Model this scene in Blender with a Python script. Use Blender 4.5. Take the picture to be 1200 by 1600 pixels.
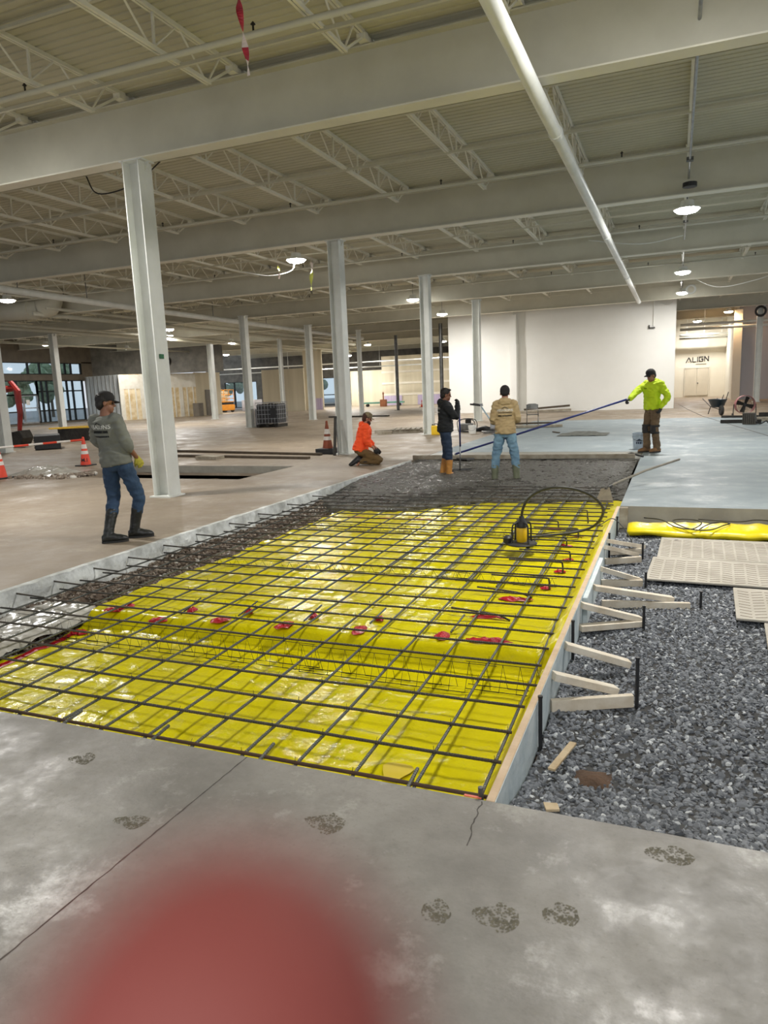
import bpy, bmesh, math, random
import numpy as np
from mathutils import Vector, Matrix, noise
from mathutils.bvhtree import BVHTree
random.seed(7)
rng = np.random.default_rng(7)
S = bpy.context.scene
COL = S.collection
for o in list(bpy.data.objects):
    bpy.data.objects.remove(o)
PI = math.pi

# ------------------------------------------------------------------ camera
PITCH, ROLL, YAW, FPX = 0.173442244, -0.041048970, -0.390309707, 1109.07445
CAM_Z = 1.6
def cam_axes():
    cy, sy, cp, sp = math.cos(YAW), math.sin(YAW), math.cos(PITCH), math.sin(PITCH)
    f = Vector((sy*cp, cy*cp, -sp)); rt = Vector((cy, -sy, 0)); up = rt.cross(f)
    c, s = math.cos(ROLL), math.sin(ROLL)
    return c*rt + s*up, -s*rt + c*up, f
CR, CU, CF = cam_axes()
cam = bpy.data.cameras.new('camera'); camo = bpy.data.objects.new('camera', cam); COL.objects.link(camo)
m = Matrix.Identity(4)
for i in range(3):
    m[i][0], m[i][1], m[i][2] = CR[i], CU[i], -CF[i]
m[0][3], m[1][3], m[2][3] = 0, 0, CAM_Z
camo.matrix_world = m
cam.sensor_fit = 'HORIZONTAL'; cam.sensor_width = 36.0; cam.lens = 36.0*FPX/1200.0
cam.clip_start = 0.004; cam.clip_end = 300
cam.dof.use_dof = True; cam.dof.focus_distance = 6.0; cam.dof.aperture_fstop = 7.4
S.camera = camo
# ------------------------------------------------------------------ world, exposure
S.view_settings.view_transform = 'Standard'; S.view_settings.look = 'None'
S.view_settings.gamma = 1.0; S.view_settings.use_curve_mapping = False
S.view_settings.exposure = 0.62
EXP_LAMP = 185.0
W = bpy.data.worlds.new('world'); S.world = W; W.use_nodes = True
bg = W.node_tree.nodes['Background']; bg.inputs[0].default_value = (0.86, 0.92, 1.0, 1); bg.inputs[1].default_value = 0.55
S.cycles.use_denoising = True
S.cycles.max_bounces = 7; S.cycles.diffuse_bounces = 4

# ------------------------------------------------------------------ helpers
def lin(r, g, b):
    f = lambda c: (c/255/12.92 if c/255 <= .04045 else ((c/255+.055)/1.055)**2.4)
    return (f(r), f(g), f(b), 1.0)

def mat(name, c1, c2=None, scale=4.0, rough=.6, metal=0.0, bump=0.0, bscale=None, spec=.5, detail=6, lo=.35, hi=.65, rough2=None, emit=None, stretch=None, bdist=.02):
    """principled material, colour varied by object-space noise, noise bump"""
    M = bpy.data.materials.new(name); M.use_nodes = True
    nt = M.node_tree; N = nt.nodes; L = nt.links
    P = N['Principled BSDF']
    P.inputs['Roughness'].default_value = rough; P.inputs['Metallic'].default_value = metal
    P.inputs['Specular IOR Level'].default_value = spec
    P.inputs['Base Color'].default_value = c1
    tc = N.new('ShaderNodeTexCoord'); vec = tc.outputs['Object']
    if stretch:
        mp = N.new('ShaderNodeMapping'); mp.inputs['Scale'].default_value = stretch
        L.new(vec, mp.inputs[0]); vec = mp.outputs[0]
    if c2 is not None or rough2 is not None:
        n = N.new('ShaderNodeTexNoise'); n.inputs['Scale'].default_value = scale; n.inputs['Detail'].default_value = detail
        n.inputs['Roughness'].default_value = .6
        L.new(vec, n.inputs['Vector'])
        r = N.new('ShaderNodeMapRange'); r.inputs[1].default_value = lo; r.inputs[2].default_value = hi
        L.new(n.outputs['Fac'], r.inputs[0])
        if c2 is not None:
            mx = N.new('ShaderNodeMix'); mx.data_type = 'RGBA'
            mx.inputs[6].default_value = c1; mx.inputs[7].default_value = c2
            L.new(r.outputs[0], mx.inputs[0]); L.new(mx.outputs[2], P.inputs['Base Color'])
        if rough2 is not None:
            mr = N.new('ShaderNodeMapRange'); mr.inputs[3].default_value = rough; mr.inputs[4].default_value = rough2
            L.new(r.outputs[0], mr.inputs[0]); L.new(mr.outputs[0], P.inputs['Roughness'])
    if bump:
        nb = N.new('ShaderNodeTexNoise'); nb.inputs['Scale'].default_value = bscale or scale*4; nb.inputs['Detail'].default_value = 5
        L.new(vec, nb.inputs['Vector'])
        b = N.new('ShaderNodeBump'); b.inputs['Strength'].default_value = bump; b.inputs['Distance'].default_value = bdist
        L.new(nb.outputs['Fac'], b.inputs['Height']); L.new(b.outputs[0], P.inputs['Normal'])
    if emit:
        P.inputs['Emission Color'].default_value = emit[0]; P.inputs['Emission Strength'].default_value = emit[1]
    return M

class MB:
    """collects shapes; build() links them as ONE mesh object"""
    def __init__(s): s.v = []; s.f = []
    def add(s, vs, fs):
        o = len(s.v); s.v.extend([tuple(p) for p in vs]); s.f.extend([tuple(i+o for i in f) for f in fs]); return s
    def box(s, c, d, R=None):
        c = Vector(c); vs = []
        for x in (-.5, .5):
            for y in (-.5, .5):
                for z in (-.5, .5):
                    p = Vector((x*d[0], y*d[1], z*d[2]))
                    vs.append((R @ p if R else p) + c)
        return s.add(vs, [(0,1,3,2),(4,6,7,5),(0,4,5,1),(2,3,7,6),(0,2,6,4),(1,5,7,3)])
    def span(s, a, b):
        return s.box([(a[i]+b[i])/2 for i in range(3)], [abs(b[i]-a[i]) for i in range(3)])
    def beam(s, p, q, w, h, up=(0,0,1)):
        p = Vector(p); q = Vector(q); d = (q-p); l = d.length; d.normalize()
        u = Vector(up); sd = d.cross(u)
        if sd.length < 1e-4: sd = d.cross(Vector((1,0,0)))
        sd.normalize(); u = sd.cross(d)
        return s.box((p+q)/2, (w, l, h), Matrix((sd, d, u)).transposed())
    def tube(s, pts, r, n=8, cap=True, closed=False):
        pts = [Vector(p) for p in pts]; k = len(pts)
        rr = r if isinstance(r, (list, tuple)) else [r]*k
        vs = []; prev = None
        for i, p in enumerate(pts):
            if closed: t = pts[(i+1) % k]-pts[i-1]
            else: t = pts[min(i+1, k-1)]-pts[max(i-1, 0)]
            if t.length < 1e-9: t = Vector((0,0,1))
            t.normalize()
            if prev is None:
                a = Vector((0,0,1)) if abs(t.z) < .9 else Vector((1,0,0))
                prev = (a - t*a.dot(t)).normalized()
            prev = prev - t*prev.dot(t)
            if prev.length < 1e-6: prev = t.orthogonal()
            prev.normalize(); b = t.cross(prev)
            e = rr[i] if isinstance(rr[i], (list, tuple)) else (rr[i], rr[i])
            for j in range(n):
                an = 2*PI*j/n
                vs.append(p + prev*(math.cos(an)*e[0]) + b*(math.sin(an)*e[1]))
        fs = []
        for i in range(k if closed else k-1):
            i2 = (i+1) % k
            for j in range(n):
                fs.append((i*n+j, i*n+(j+1) % n, i2*n+(j+1) % n, i2*n+j))
        if cap and not closed:
            fs.append(tuple(range(n-1, -1, -1))); fs.append(tuple((k-1)*n+j for j in range(n)))
        return s.add(vs, fs)
    def rings(s, rs, n=20):
        """rs: list of (centre, u, v) with u, v half-axis vectors"""
        vs = []
        for c, u, v in rs:
            c = Vector(c); u = Vector(u); v = Vector(v)
            for j in range(n):
                a = 2*PI*j/n
                vs.append(c + u*math.cos(a) + v*math.sin(a))
        k = len(rs); fs = []
        for i in range(k-1):
            for j in range(n): fs.append((i*n+j, i*n+(j+1) % n, (i+1)*n+(j+1) % n, (i+1)*n+j))
        fs.append(tuple(range(n-1, -1, -1))); fs.append(tuple((k-1)*n+j for j in range(n)))
        return s.add(vs, fs)
    def lathe(s, prof, n=24, M=None, cap=True):
        vs = []
        for r, z in prof:
            for j in range(n):
                a = 2*PI*j/n; p = Vector((r*math.cos(a), r*math.sin(a), z)); vs.append(M @ p if M else p)
        k = len(prof); fs = []
        for i in range(k-1):
            for j in range(n): fs.append((i*n+j, i*n+(j+1) % n, (i+1)*n+(j+1) % n, (i+1)*n+j))
        if cap: fs.append(tuple(range(n-1, -1, -1))); fs.append(tuple((k-1)*n+j for j in range(n)))
        return s.add(vs, fs)
    def ell(s, c, r, R=None, n=16, k=10):
        c = Vector(c); vs = []; r = r if isinstance(r, (list, tuple)) else (r, r, r)
        for i in range(1, k):
            th = PI*i/k
            for j in range(n):
                a = 2*PI*j/n
                p = Vector((r[0]*math.sin(th)*math.cos(a), r[1]*math.sin(th)*math.sin(a), r[2]*math.cos(th)))
                vs.append((R @ p if R else p) + c)
        top = len(vs); p = Vector((0,0,r[2])); vs.append((R @ p if R else p)+c)
        p = Vector((0,0,-r[2])); vs.append((R @ p if R else p)+c)
        fs = []
        for i in range(k-2):
            for j in range(n): fs.append((i*n+j, (i+1)*n+j, (i+1)*n+(j+1) % n, i*n+(j+1) % n))
        for j in range(n):
            fs.append((top, j, (j+1) % n)); fs.append((top+1, (k-2)*n+(j+1) % n, (k-2)*n+j))
        return s.add(vs, fs)
    def prism(s, poly, h, M=None, z0=0.0):
        n = len(poly); vs = [Vector((x, y, z0)) for x, y in poly]+[Vector((x, y, z0+h)) for x, y in poly]
        if M: vs = [M @ p for p in vs]
        fs = [tuple(range(n-1, -1, -1)), tuple(range(n, 2*n))]+[(i, (i+1) % n, n+(i+1) % n, n+i) for i in range(n)]
        return s.add(vs, fs)
    def mesh(s, name):
        me = bpy.data.meshes.new(name); me.from_pydata(s.v, [], s.f); me.validate(); me.update(); return me
    def build(s, name, m, parent=None, smooth=False, bevel=0.0, loc=None):
        return link(s.mesh(name), name, m, parent, smooth, bevel, loc)

def link(me, name, m, parent=None, smooth=False, bevel=0.0, loc=None):
    bm = bmesh.new(); bm.from_mesh(me); bmesh.ops.recalc_face_normals(bm, faces=bm.faces); bm.to_mesh(me); bm.free()
    if m is not None and not me.materials: me.materials.append(m)
    if smooth:
        me.polygons.foreach_set('use_smooth', [True]*len(me.polygons))
        if smooth == 'auto': me.set_sharp_from_angle(angle=.7)
    o = bpy.data.objects.new(name, me); COL.objects.link(o)
    if loc is not None: o.location = loc
    if bevel:
        b = o.modifiers.new('bevel', 'BEVEL'); b.width = bevel; b.segments = 2; b.limit_method = 'ANGLE'
    if parent is not None: o.parent = parent
    return o

def tag(o, label, cat, group=None, kind=None):
    o['label'] = label; o['category'] = cat
    if group: o['group'] = group
    if kind: o['kind'] = kind
    return o
def thing(name, label, cat, loc=(0,0,0), rz=0.0, group=None, kind=None):
    o = bpy.data.objects.new(name, None); COL.objects.link(o); o.location = loc; o.rotation_euler = (0,0,rz)
    o.empty_display_size = .1
    return tag(o, label, cat, group, kind)
KIDS = {}
def dup(root, loc=None, rz=None, label=None):
    """copy of a thing with copies of its parts and sub-parts (mesh data shared)"""
    c = root.copy(); COL.objects.link(c)
    if loc is not None: c.location = loc
    if rz is not None: c.rotation_euler = (0,0,rz)
    if label: c['label'] = label
    def rec(src, dst):
        for ch in list(src.children):
            k = ch.copy(); COL.objects.link(k); k.parent = dst; rec(ch, k)
    rec(root, c)
    return c
def smoothpath(pts, k=6):
    """Catmull-Rom through points"""
    P = [Vector(p) for p in pts]; P = [P[0]*2-P[1]]+P+[P[-1]*2-P[-2]]; out = []
    for i in range(1, len(P)-2):
        for j in range(k):
            t = j/k; a, b, c, d = P[i-1], P[i], P[i+1], P[i+2]
            out.append(.5*((2*b)+(c-a)*t+(2*a-5*b+4*c-d)*t*t+(3*b-a-3*c+d)*t**3))
    out.append(P[-2]); return out
ORD = 'first second third fourth fifth sixth seventh eighth ninth tenth eleventh twelfth thirteenth fourteenth fifteenth sixteenth seventeenth eighteenth nineteenth twentieth'.split()
TENS = {20: 'twenty', 30: 'thirty', 40: 'forty'}
def nth(i):
    i += 1
    if i <= 20: return ORD[i-1]
    t = i//10*10
    return (TENS[t]+'-'+ORD[i-t-1]) if i % 10 else {30: 'thirtieth', 40: 'fortieth'}[t]
def text_mesh(txt, size, extrude=.002, font_scale=(1,1)):
    cu = bpy.data.curves.new('lettering', 'FONT'); cu.body = txt; cu.size = size; cu.extrude = extrude; cu.align_x = 'CENTER'; cu.align_y = 'CENTER'; cu.offset = size*.012
    o = bpy.data.objects.new('lettering', cu); COL.objects.link(o)
    dg = bpy.context.evaluated_depsgraph_get(); me = bpy.data.meshes.new_from_object(o.evaluated_get(dg))
    bpy.data.objects.remove(o); return me

# ------------------------------------------------------------------ materials
M_white = mat('white_steel_paint', lin(228,230,225), lin(214,216,210), 2.0, .45, bump=.05)
M_ceil = mat('ceiling_paint', lin(204,201,184), lin(193,190,173), 1.2, .6)
M_joist = mat('joist_paint', lin(232,229,214), lin(220,217,202), 1.2, .6)
M_deck = mat('roof_deck_paint', lin(202,198,176), lin(188,184,162), .5, .7)
M_wall = mat('white_wall', lin(240,239,234), lin(233,232,226), .4, .7)
M_cream = mat('cream_wall', lin(226,220,204), lin(216,210,194), .4, .7)
M_greywall = mat('grey_wall', lin(176,174,178), lin(168,166,170), .3, .7)
M_dryw = mat('bare_drywall', lin(214,204,180), lin(196,186,160), .5, .8, stretch=(3,3,.2))
M_purple = mat('purple_board', lin(168,150,190), lin(200,190,205), 2.5, .8, stretch=(3,3,.1))
M_insul = mat('foil_insulation', lin(235,238,238), lin(190,192,190), 2.0, .5, bump=.5, bscale=3, stretch=(2,2,.4), bdist=.1)
M_osb = mat('insulation_batt', lin(216,190,140), lin(238,222,188), 2.2, .85, bump=.5, bscale=12, lo=.4, hi=.6, bdist=.06)
M_darkwall = mat('dark_corrugated', lin(132,128,118), lin(98,95,88), 1.5, .6)
M_black = mat('black_plastic', lin(26,26,28), lin(36,36,38), 8, .5)
M_rubber = mat('black_rubber', lin(30,30,30), lin(44,43,40), 12, .65)
M_steel = mat('dull_steel', lin(120,120,118), lin(90,90,88), 6, .4, .8)
M_darksteel = mat('dark_steel', lin(60,57,52), lin(42,40,37), 9, .5, .6)
M_alu = mat('aluminium', lin(178,180,182), lin(150,152,155), 5, .35, .8)
M_wood = mat('pine_lumber', lin(206,188,156), lin(176,152,116), 6, .75, bump=.15, stretch=(1,1,6))
M_woodgrey = mat('weathered_lumber', lin(170,162,146), lin(132,122,104), 5, .8, bump=.2)
M_paintwood = mat('whitewashed_board', lin(214,222,222), lin(182,196,200), 5, .7, bump=.2, bscale=20)
M_soil = mat('damp_soil', lin(104,88,74), lin(66,54,44), 5, .95, bump=.9, bscale=18, bdist=.05)
M_stone = mat('crushed_stone', lin(128,130,134), lin(84,86,90), 1.6, .8, bump=.2, bscale=60, lo=.3, hi=.7)
M_yellow = mat('yellow_poly_sheet', lin(218,205,8), lin(204,191,14), 2.0, .22, spec=.27, bump=.3, bscale=14, bdist=.03)
M_yellow2 = mat('yellow_fold_sheet', lin(236,216,20), lin(226,204,16), 2.0, .3, bump=.2, bscale=7, bdist=.03)
M_red = mat('red_tape', lin(190,22,40), lin(150,14,30), 9, .4)
M_cable = mat('black_hose', lin(38,38,34), lin(56,55,48), 10, .5)
M_orange = mat('cone_orange', lin(226,74,44), lin(206,58,34), 4, .5)
M_refl = mat('cone_white', lin(228,222,214), lin(206,200,192), 6, .4)
M_oldorange = mat('dirty_cone_orange', lin(150,72,40), lin(120,60,38), 5, .6)
M_clear = mat('clear_poly', lin(190,188,180), lin(160,156,146), 3, .25, spec=.7)
M_mud = mat('dried_mud', lin(104,96,80), lin(80,73,60), 30, .85)

def concrete(name, base, dark, light, rough=(.35, .75), sc=.9, bump=.08, pits=True):
    M = bpy.data.materials.new(name); M.use_nodes = True; nt = M.node_tree; N = nt.nodes; L = nt.links; P = N['Principled BSDF']
    tc = N.new('ShaderNodeTexCoord')
    def no(scale, det, ro=.6):
        n = N.new('ShaderNodeTexNoise'); n.inputs['Scale'].default_value = scale; n.inputs['Detail'].default_value = det; n.inputs['Roughness'].default_value = ro
        L.new(tc.outputs['Object'], n.inputs['Vector']); return n.outputs['Fac']
    def rg(s, a, b, c=0, d=1):
        r = N.new('ShaderNodeMapRange'); r.inputs[1].default_value = a; r.inputs[2].default_value = b; r.inputs[3].default_value = c; r.inputs[4].default_value = d
        L.new(s, r.inputs[0]); return r.outputs[0]
    def mix(f, a, b):
        x = N.new('ShaderNodeMix'); x.data_type = 'RGBA'; L.new(f, x.inputs[0])
        for i, c in ((6, a), (7, b)):
            if isinstance(c, tuple): x.inputs[i].default_value = c
            else: L.new(c, x.inputs[i])
        return x.outputs[2]
    a = no(sc, 8, .65); c = mix(rg(a, .36, .64), dark, base)
    b = no(sc*2.3, 10, .7); c = mix(rg(b, .55, .72), c, light)
    e = no(sc*7, 8, .75); c = mix(rg(e, .50, .72, 0, .55), c, dark); c = mix(rg(no(sc*11, 10, .8), .60, .75, 0, .5), c, light)
    d = no(60, 3); c = mix(rg(d, .58, .74, 0, .55), c, dark)
    L.new(c, P.inputs['Base Color']); L.new(rg(b, .4, .7, rough[1], rough[0]), P.inputs['Roughness'])
    bn = N.new('ShaderNodeBump'); bn.inputs['Strength'].default_value = bump; bn.inputs['Distance'].default_value = .02
    L.new(no(40, 6), bn.inputs['Height']); L.new(bn.outputs[0], P.inputs['Normal'])
    return M
M_near = concrete('old_concrete_floor', lin(150,146,139), lin(112,108,102), lin(192,189,183), rough=(.22,.62), sc=1.0)
M_left = concrete('brown_concrete_floor', lin(152,138,120), lin(130,116,99), lin(170,157,139), rough=(.3,.65), sc=.5)
M_right = concrete('new_concrete_slab', lin(142,152,156), lin(124,135,140), lin(162,170,172), rough=(.45,.75), sc=.6)
M_cut = mat('cut_concrete_edge', lin(226,229,227), lin(176,178,174), 5, .85, bump=.6, bscale=14, bdist=.03)
M_stepface = mat('formed_slab_edge', lin(150,146,134), lin(132,128,118), 3, .7)

def rebar_mat(name, axis):
    M = mat(name, *((lin(64,64,60), lin(88,78,66)) if axis == 'X' else (lin(84,88,84), lin(104,104,98))), 2.5, .5, .45)
    nt = M.node_tree; N = nt.nodes; L = nt.links
    w = N.new('ShaderNodeTexWave'); w.wave_type = 'BANDS'; w.bands_direction = axis; w.inputs['Scale'].default_value = 22
    tc = N.new('ShaderNodeTexCoord'); L.new(tc.outputs['Object'], w.inputs['Vector'])
    b = N.new('ShaderNodeBump'); b.inputs['Strength'].default_value = .8; b.inputs['Distance'].default_value = .006
    L.new(w.outputs['Fac'], b.inputs['Height']); L.new(b.outputs[0], N['Principled BSDF'].inputs['Normal'])
    return M
M_rebx = rebar_mat('ribbed_steel_cross', 'X'); M_reby = rebar_mat('ribbed_steel_long', 'Y')

def wetmat():
    M = mat('wet_concrete', lin(94,91,82), lin(66,63,57), 9.0, .62, rough2=.18, lo=.42, hi=.58, bump=1.0, bscale=55, bdist=.06, spec=.5)
    return M
M_wet = wetmat()
M_wetsmooth = mat('screeded_concrete', lin(140,138,130), lin(126,124,116), 2, .45, bump=.15)
# ------------------------------------------------------------------ floors and slabs
def struct(name, mb, m, label=None, cat=None, **k):
    o = mb.build(name, m, **k); o['kind'] = 'structure'
    if label: o['label'] = label; o['category'] = cat
    return o
CURB_X, EDGE_Y, BOARD_X, STEP_Y, POUR_Y = -5.31, 2.47, -0.64, 9.33, 16.45
GIR = [9.28+6.87*k for k in range(-2, 10)]
f = MB(); f.span((-30, -5, -.25), (14, EDGE_Y, 0))
near_floor = struct('floor_near', f, M_near, 'stained grey concrete floor in front of the pit', 'floor')
# left floor with a rectangular trench cut out of it
PX0, PX1, PY0, PY1 = -12.3, -7.6, 11.32, 13.45
f = MB()
f.span((-41.8, EDGE_Y, -.22), (CURB_X, PY0, 0)); f.span((-41.8, PY0, -.22), (PX0, PY1, 0)); f.span((PX1, PY0, -.22), (CURB_X, PY1, 0))
f.span((-41.8, PY1, -.22), (CURB_X, 82, 0))
struct('floor_left', f, M_left, 'brownish concrete floor left of the pit', 'floor')
f = MB(); f.span((BOARD_X+.04, STEP_Y, -.24), (14, 29.5, 0)); f.span((CURB_X, POUR_Y, -.24), (BOARD_X+.04, 29.5, 0))
struct('floor_right', f, M_right, 'pale newly poured concrete slab behind the gravel', 'floor')
f = MB(); f.span((CURB_X, 29.5, -.24), (14, 82, 0))
struct('floor_back', f, M_left, 'brownish concrete floor before the white walls', 'floor')
f = MB(); f.span((-41.8, -5, -.62), (14, 82, -.5)); struct('ground', f, M_soil, 'soil under the slabs', 'ground')
# rough cut edge of the left slab facing the pit
def rough_face(name, p, q, z0, z1, nrm, amp, m, label, nx=200, nz=8, seed=0.0, lip=.05):
    p = Vector(p); q = Vector(q); n = Vector(nrm); vs = []; fs = []
    for i in range(nx+1):
        b = p.lerp(q, i/nx)
        for j in range(nz+1):
            z = z0+(z1-z0)*j/nz; c = Vector((b.x, b.y, z))
            d = noise.fractal(c*5+Vector((seed, 0, 0)), .8, 2, 4)*amp + (lip*(1-j/nz))
            vs.append(c+n*max(d, .002))
        vs.append(Vector((b.x, b.y, z1))-n*(lip*1.2+.05*noise.noise(b*3)))
    k = nz+2
    for i in range(nx):
        for j in range(k-1): fs.append((i*k+j, (i+1)*k+j, (i+1)*k+j+1, i*k+j+1))
    me = MB().add(vs, fs).mesh(name); o = link(me, name, m, smooth='auto'); tag(o, label, 'slab edge', kind='structure'); return o
rough_face('slab_edge_cut', (CURB_X, EDGE_Y, 0), (CURB_X, 14.6, 0), -.3, .003, (1, 0, 0), .05, M_cut, 'rough pale cut edge of the left slab along the pit', nx=420)
rough_face('slab_edge_formed', (14, STEP_Y, 0), (BOARD_X+.05, STEP_Y, 0), -.27, .002, (0, -1, 0), .004, M_stepface, 'smooth formed edge of the new slab behind the yellow sheet', nx=80, lip=.004)
rough_face('trench_edge', (PX1, PY1, 0), (PX0, PY1, 0), -.16, .002, (0, -1, 0), .02, M_stepface, 'concrete edge at the far side of the left trench', nx=60, lip=.004)
# trench soil
def heightfield(x0, x1, y0, y1, nx, ny, fz, fx=None):
    vs = []; fs = []
    for j in range(ny+1):
        y = y0+(y1-y0)*j/ny
        for i in range(nx+1):
            x = x0+(x1-x0)*i/nx
            if fx: x = fx(x, y, i/nx)
            vs.append((x, y, fz(x, y)))
    for j in range(ny):
        for i in range(nx):
            a = j*(nx+1)+i; fs.append((a, a+1, a+nx+2, a+nx+1))
    return MB().add(vs, fs)
N3 = lambda x, y, s, k=0.0: noise.noise(Vector((x*s, y*s, k)))
o = heightfield(PX0, PX1, PY0-.05, PY1, 60, 30, lambda x, y: -.36+.10*N3(x, y, 1.2)+.05*N3(x, y, 4, 3)).build('trench_soil', M_soil, smooth=True)
tag(o, 'dark damp soil in the left trench by the first column', 'soil', kind='stuff')
o = heightfield(CURB_X+.02, -4.3, EDGE_Y, 11, 60, 190, lambda x, y: -.285+.05*N3(x, y, 2)+.025*N3(x, y, 7, 2)+.09*min(1, max(0, -4.75-x)/.3)-(.12 if x > -4.5 else 0)).build('pit_soil', M_soil, smooth=True)
tag(o, 'brown soil strip between the cut slab edge and the yellow sheet', 'soil', kind='stuff')
# soil crumbs and rubble along that strip
def stones(n, area, zf, smin, smax, seed, flat=.55):
    r = np.random.default_rng(seed)
    ph = (1+5**.5)/2
    ico = np.array([(-1,ph,0),(1,ph,0),(-1,-ph,0),(1,-ph,0),(0,-1,ph),(0,1,ph),(0,-1,-ph),(0,1,-ph),(ph,0,-1),(ph,0,1),(-ph,0,-1),(-ph,0,1)])/1.9
    fc = np.array([(0,11,5),(0,5,1),(0,1,7),(0,7,10),(0,10,11),(1,5,9),(5,11,4),(11,10,2),(10,7,6),(7,1,8),(3,9,4),(3,4,2),(3,2,6),(3,6,8),(3,8,9),(4,9,5),(2,4,11),(6,2,10),(8,6,7),(9,8,1)])
    V = np.zeros((n, 12, 3)); pts = []
    for i in range(n):
        while True:
            p = (r.uniform(area[0], area[1]), r.uniform(area[2], area[3]))
            if len(area) < 5 or area[4](*p): break
        s = r.uniform(smin, smax)
        v = ico*r.uniform(.65, 1.25, (12, 1))*np.array([r.uniform(.8, 1.3), r.uniform(.6, 1.0), r.uniform(flat*.7, flat*1.2)])*s
        a = Matrix.Rotation(r.uniform(0, 6.28), 3, 'Z') @ Matrix.Rotation(r.normal(0, .6), 3, 'X') @ Matrix.Rotation(r.normal(0, .6), 3, 'Y')
        V[i] = v @ np.array(a).T + np.array([p[0], p[1], zf(*p)+s*.12])
    F = (fc[None]+np.arange(n)[:, None, None]*12).reshape(-1, 3)
    me = bpy.data.meshes.new('stones'); me.from_pydata(V.reshape(-1, 3).tolist(), [], F.tolist()); me.update(); return me
def stone_mat(name, c1, c2, c3):
    M = mat(name, c1, c2, 3, .8); nt = M.node_tree; N = nt.nodes; L = nt.links
    g = N.new('ShaderNodeNewGeometry'); r = N.new('ShaderNodeValToRGB'); e = r.color_ramp.elements
    e[0].color = c1; e[1].color = c2; e.new(.9).color = c2; e.new(.97).color = c3; e[-1].position = 1.0; e[-1].color = c3
    L.new(g.outputs['Random Per Island'], r.inputs[0]); L.new(r.outputs[0], N['Principled BSDF'].inputs['Base Color']); return M
M_crumb = stone_mat('soil_crumbs', lin(100,86,74), lin(150,138,124), lin(196,192,184))
o = link(stones(5000, (CURB_X+.05, -4.55, EDGE_Y, 10.6), lambda x, y: -.28+.05*N3(x, y, 2)+.025*N3(x, y, 7, 2)+.09*min(1, max(0, -4.75-x)/.3), .006, .028, 3, .8), 'soil_rubble', M_crumb)
tag(o, 'loose crumbs of soil and stone along the cut slab edge', 'rubble', kind='stuff')
# gravel bed
def gz(x, y):
    z = -.25+.035*N3(x, y, .9, 5)+.015*N3(x, y, 2.5, 1)
    if y < 3.2: z += .19*(1-max(0, (y-EDGE_Y))/.73)**1.4
    return z
o = heightfield(BOARD_X+.05, 4.5, EDGE_Y, STEP_Y, 70, 90, gz).build('gravel_bed', mat('gravel_dust', lin(74,74,74), lin(54,53,52), 9, .95), smooth=True)
tag(o, 'grey dust bed under the crushed stone', 'gravel', kind='stuff')
M_gravel = stone_mat('crushed_stone_mix', lin(84,87,92), lin(136,140,146), lin(198,201,203))
gv = lambda x, y: x < .55+.13*(y-2.4)+.45 and not (y > 6.6 and x > .55)
o = link(stones(34000, (BOARD_X+.05, 2.0, EDGE_Y+.01, 8.9, gv), gz, .007, .021, 11, .45), 'gravel', M_gravel)
tag(o, 'loose grey crushed stone between the form board and the mats', 'gravel', kind='stuff')
o = heightfield(-.62, .1, 2.75, 3.55, 30, 30, lambda x, y: gz(x, y)-.06+.085*max(0, 1-((x+.3)/.17)**2-((y-3.17)/.22)**2)+.008*N3(x, y, 20)+.035*N3(x, y, 9, 4)).build('dirt_patch', mat('rusty_dirt', lin(98,74,56), lin(74,58,46), 9, .95, bump=.6, bscale=40), smooth=True)
tag(o, 'brown dirt spilled on the gravel by the small wood offcut', 'dirt', kind='stuff')
# joint lines and muddy boot prints on the floors
M_joint = mat('joint_line', lin(84,80,74), lin(64,60,56), 20, .9)
def strip_line(name, pts, w, z, parent=None, m=M_joint, label=None, cat=None):
    mb = MB(); vs = []; fs = []
    for i, p in enumerate(pts):
        d = (Vector(pts[min(i+1, len(pts)-1)])-Vector(pts[max(i-1, 0)])).normalized(); n = Vector((-d.y, d.x))
        ww = w*(.6+.7*random.random())
        vs += [(p[0]+n.x*ww, p[1]+n.y*ww, z), (p[0]-n.x*ww, p[1]-n.y*ww, z)]
    for i in range(len(pts)-1): fs.append((2*i, 2*i+1, 2*i+3, 2*i+2))
    o = mb.add(vs, fs).build(name, m, parent)
    o['kind'] = 'structure'
    if label: o['label'] = label; o['category'] = cat
    return o
jp = [(-1.725-.06*(i/40)+.004*N3(i, 0, .9), 2.47-1.35*i/40) for i in range(41)]
strip_line('floor_joint', jp, .0035, .0006, label='thin saw cut running across the stained near floor', cat='joint')
cr = [(-.65+.012*N3(i, 1, .5)+.01*i/14, 2.46-.28*i/14) for i in range(15)]
strip_line('floor_crack', cr, .0025, .0006, label='short dark crack in the floor at the form board end', cat='crack')
strip_line('slab_joint', [(0.2+(.61-.2)*0, 44), (.61, 36.6), (1.02, 30.6), (2.23, 20.4), (3.4, 10.5)], .02, .0012, label='dark joint line across the pale slab near the wheelbarrow', cat='joint')

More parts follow.
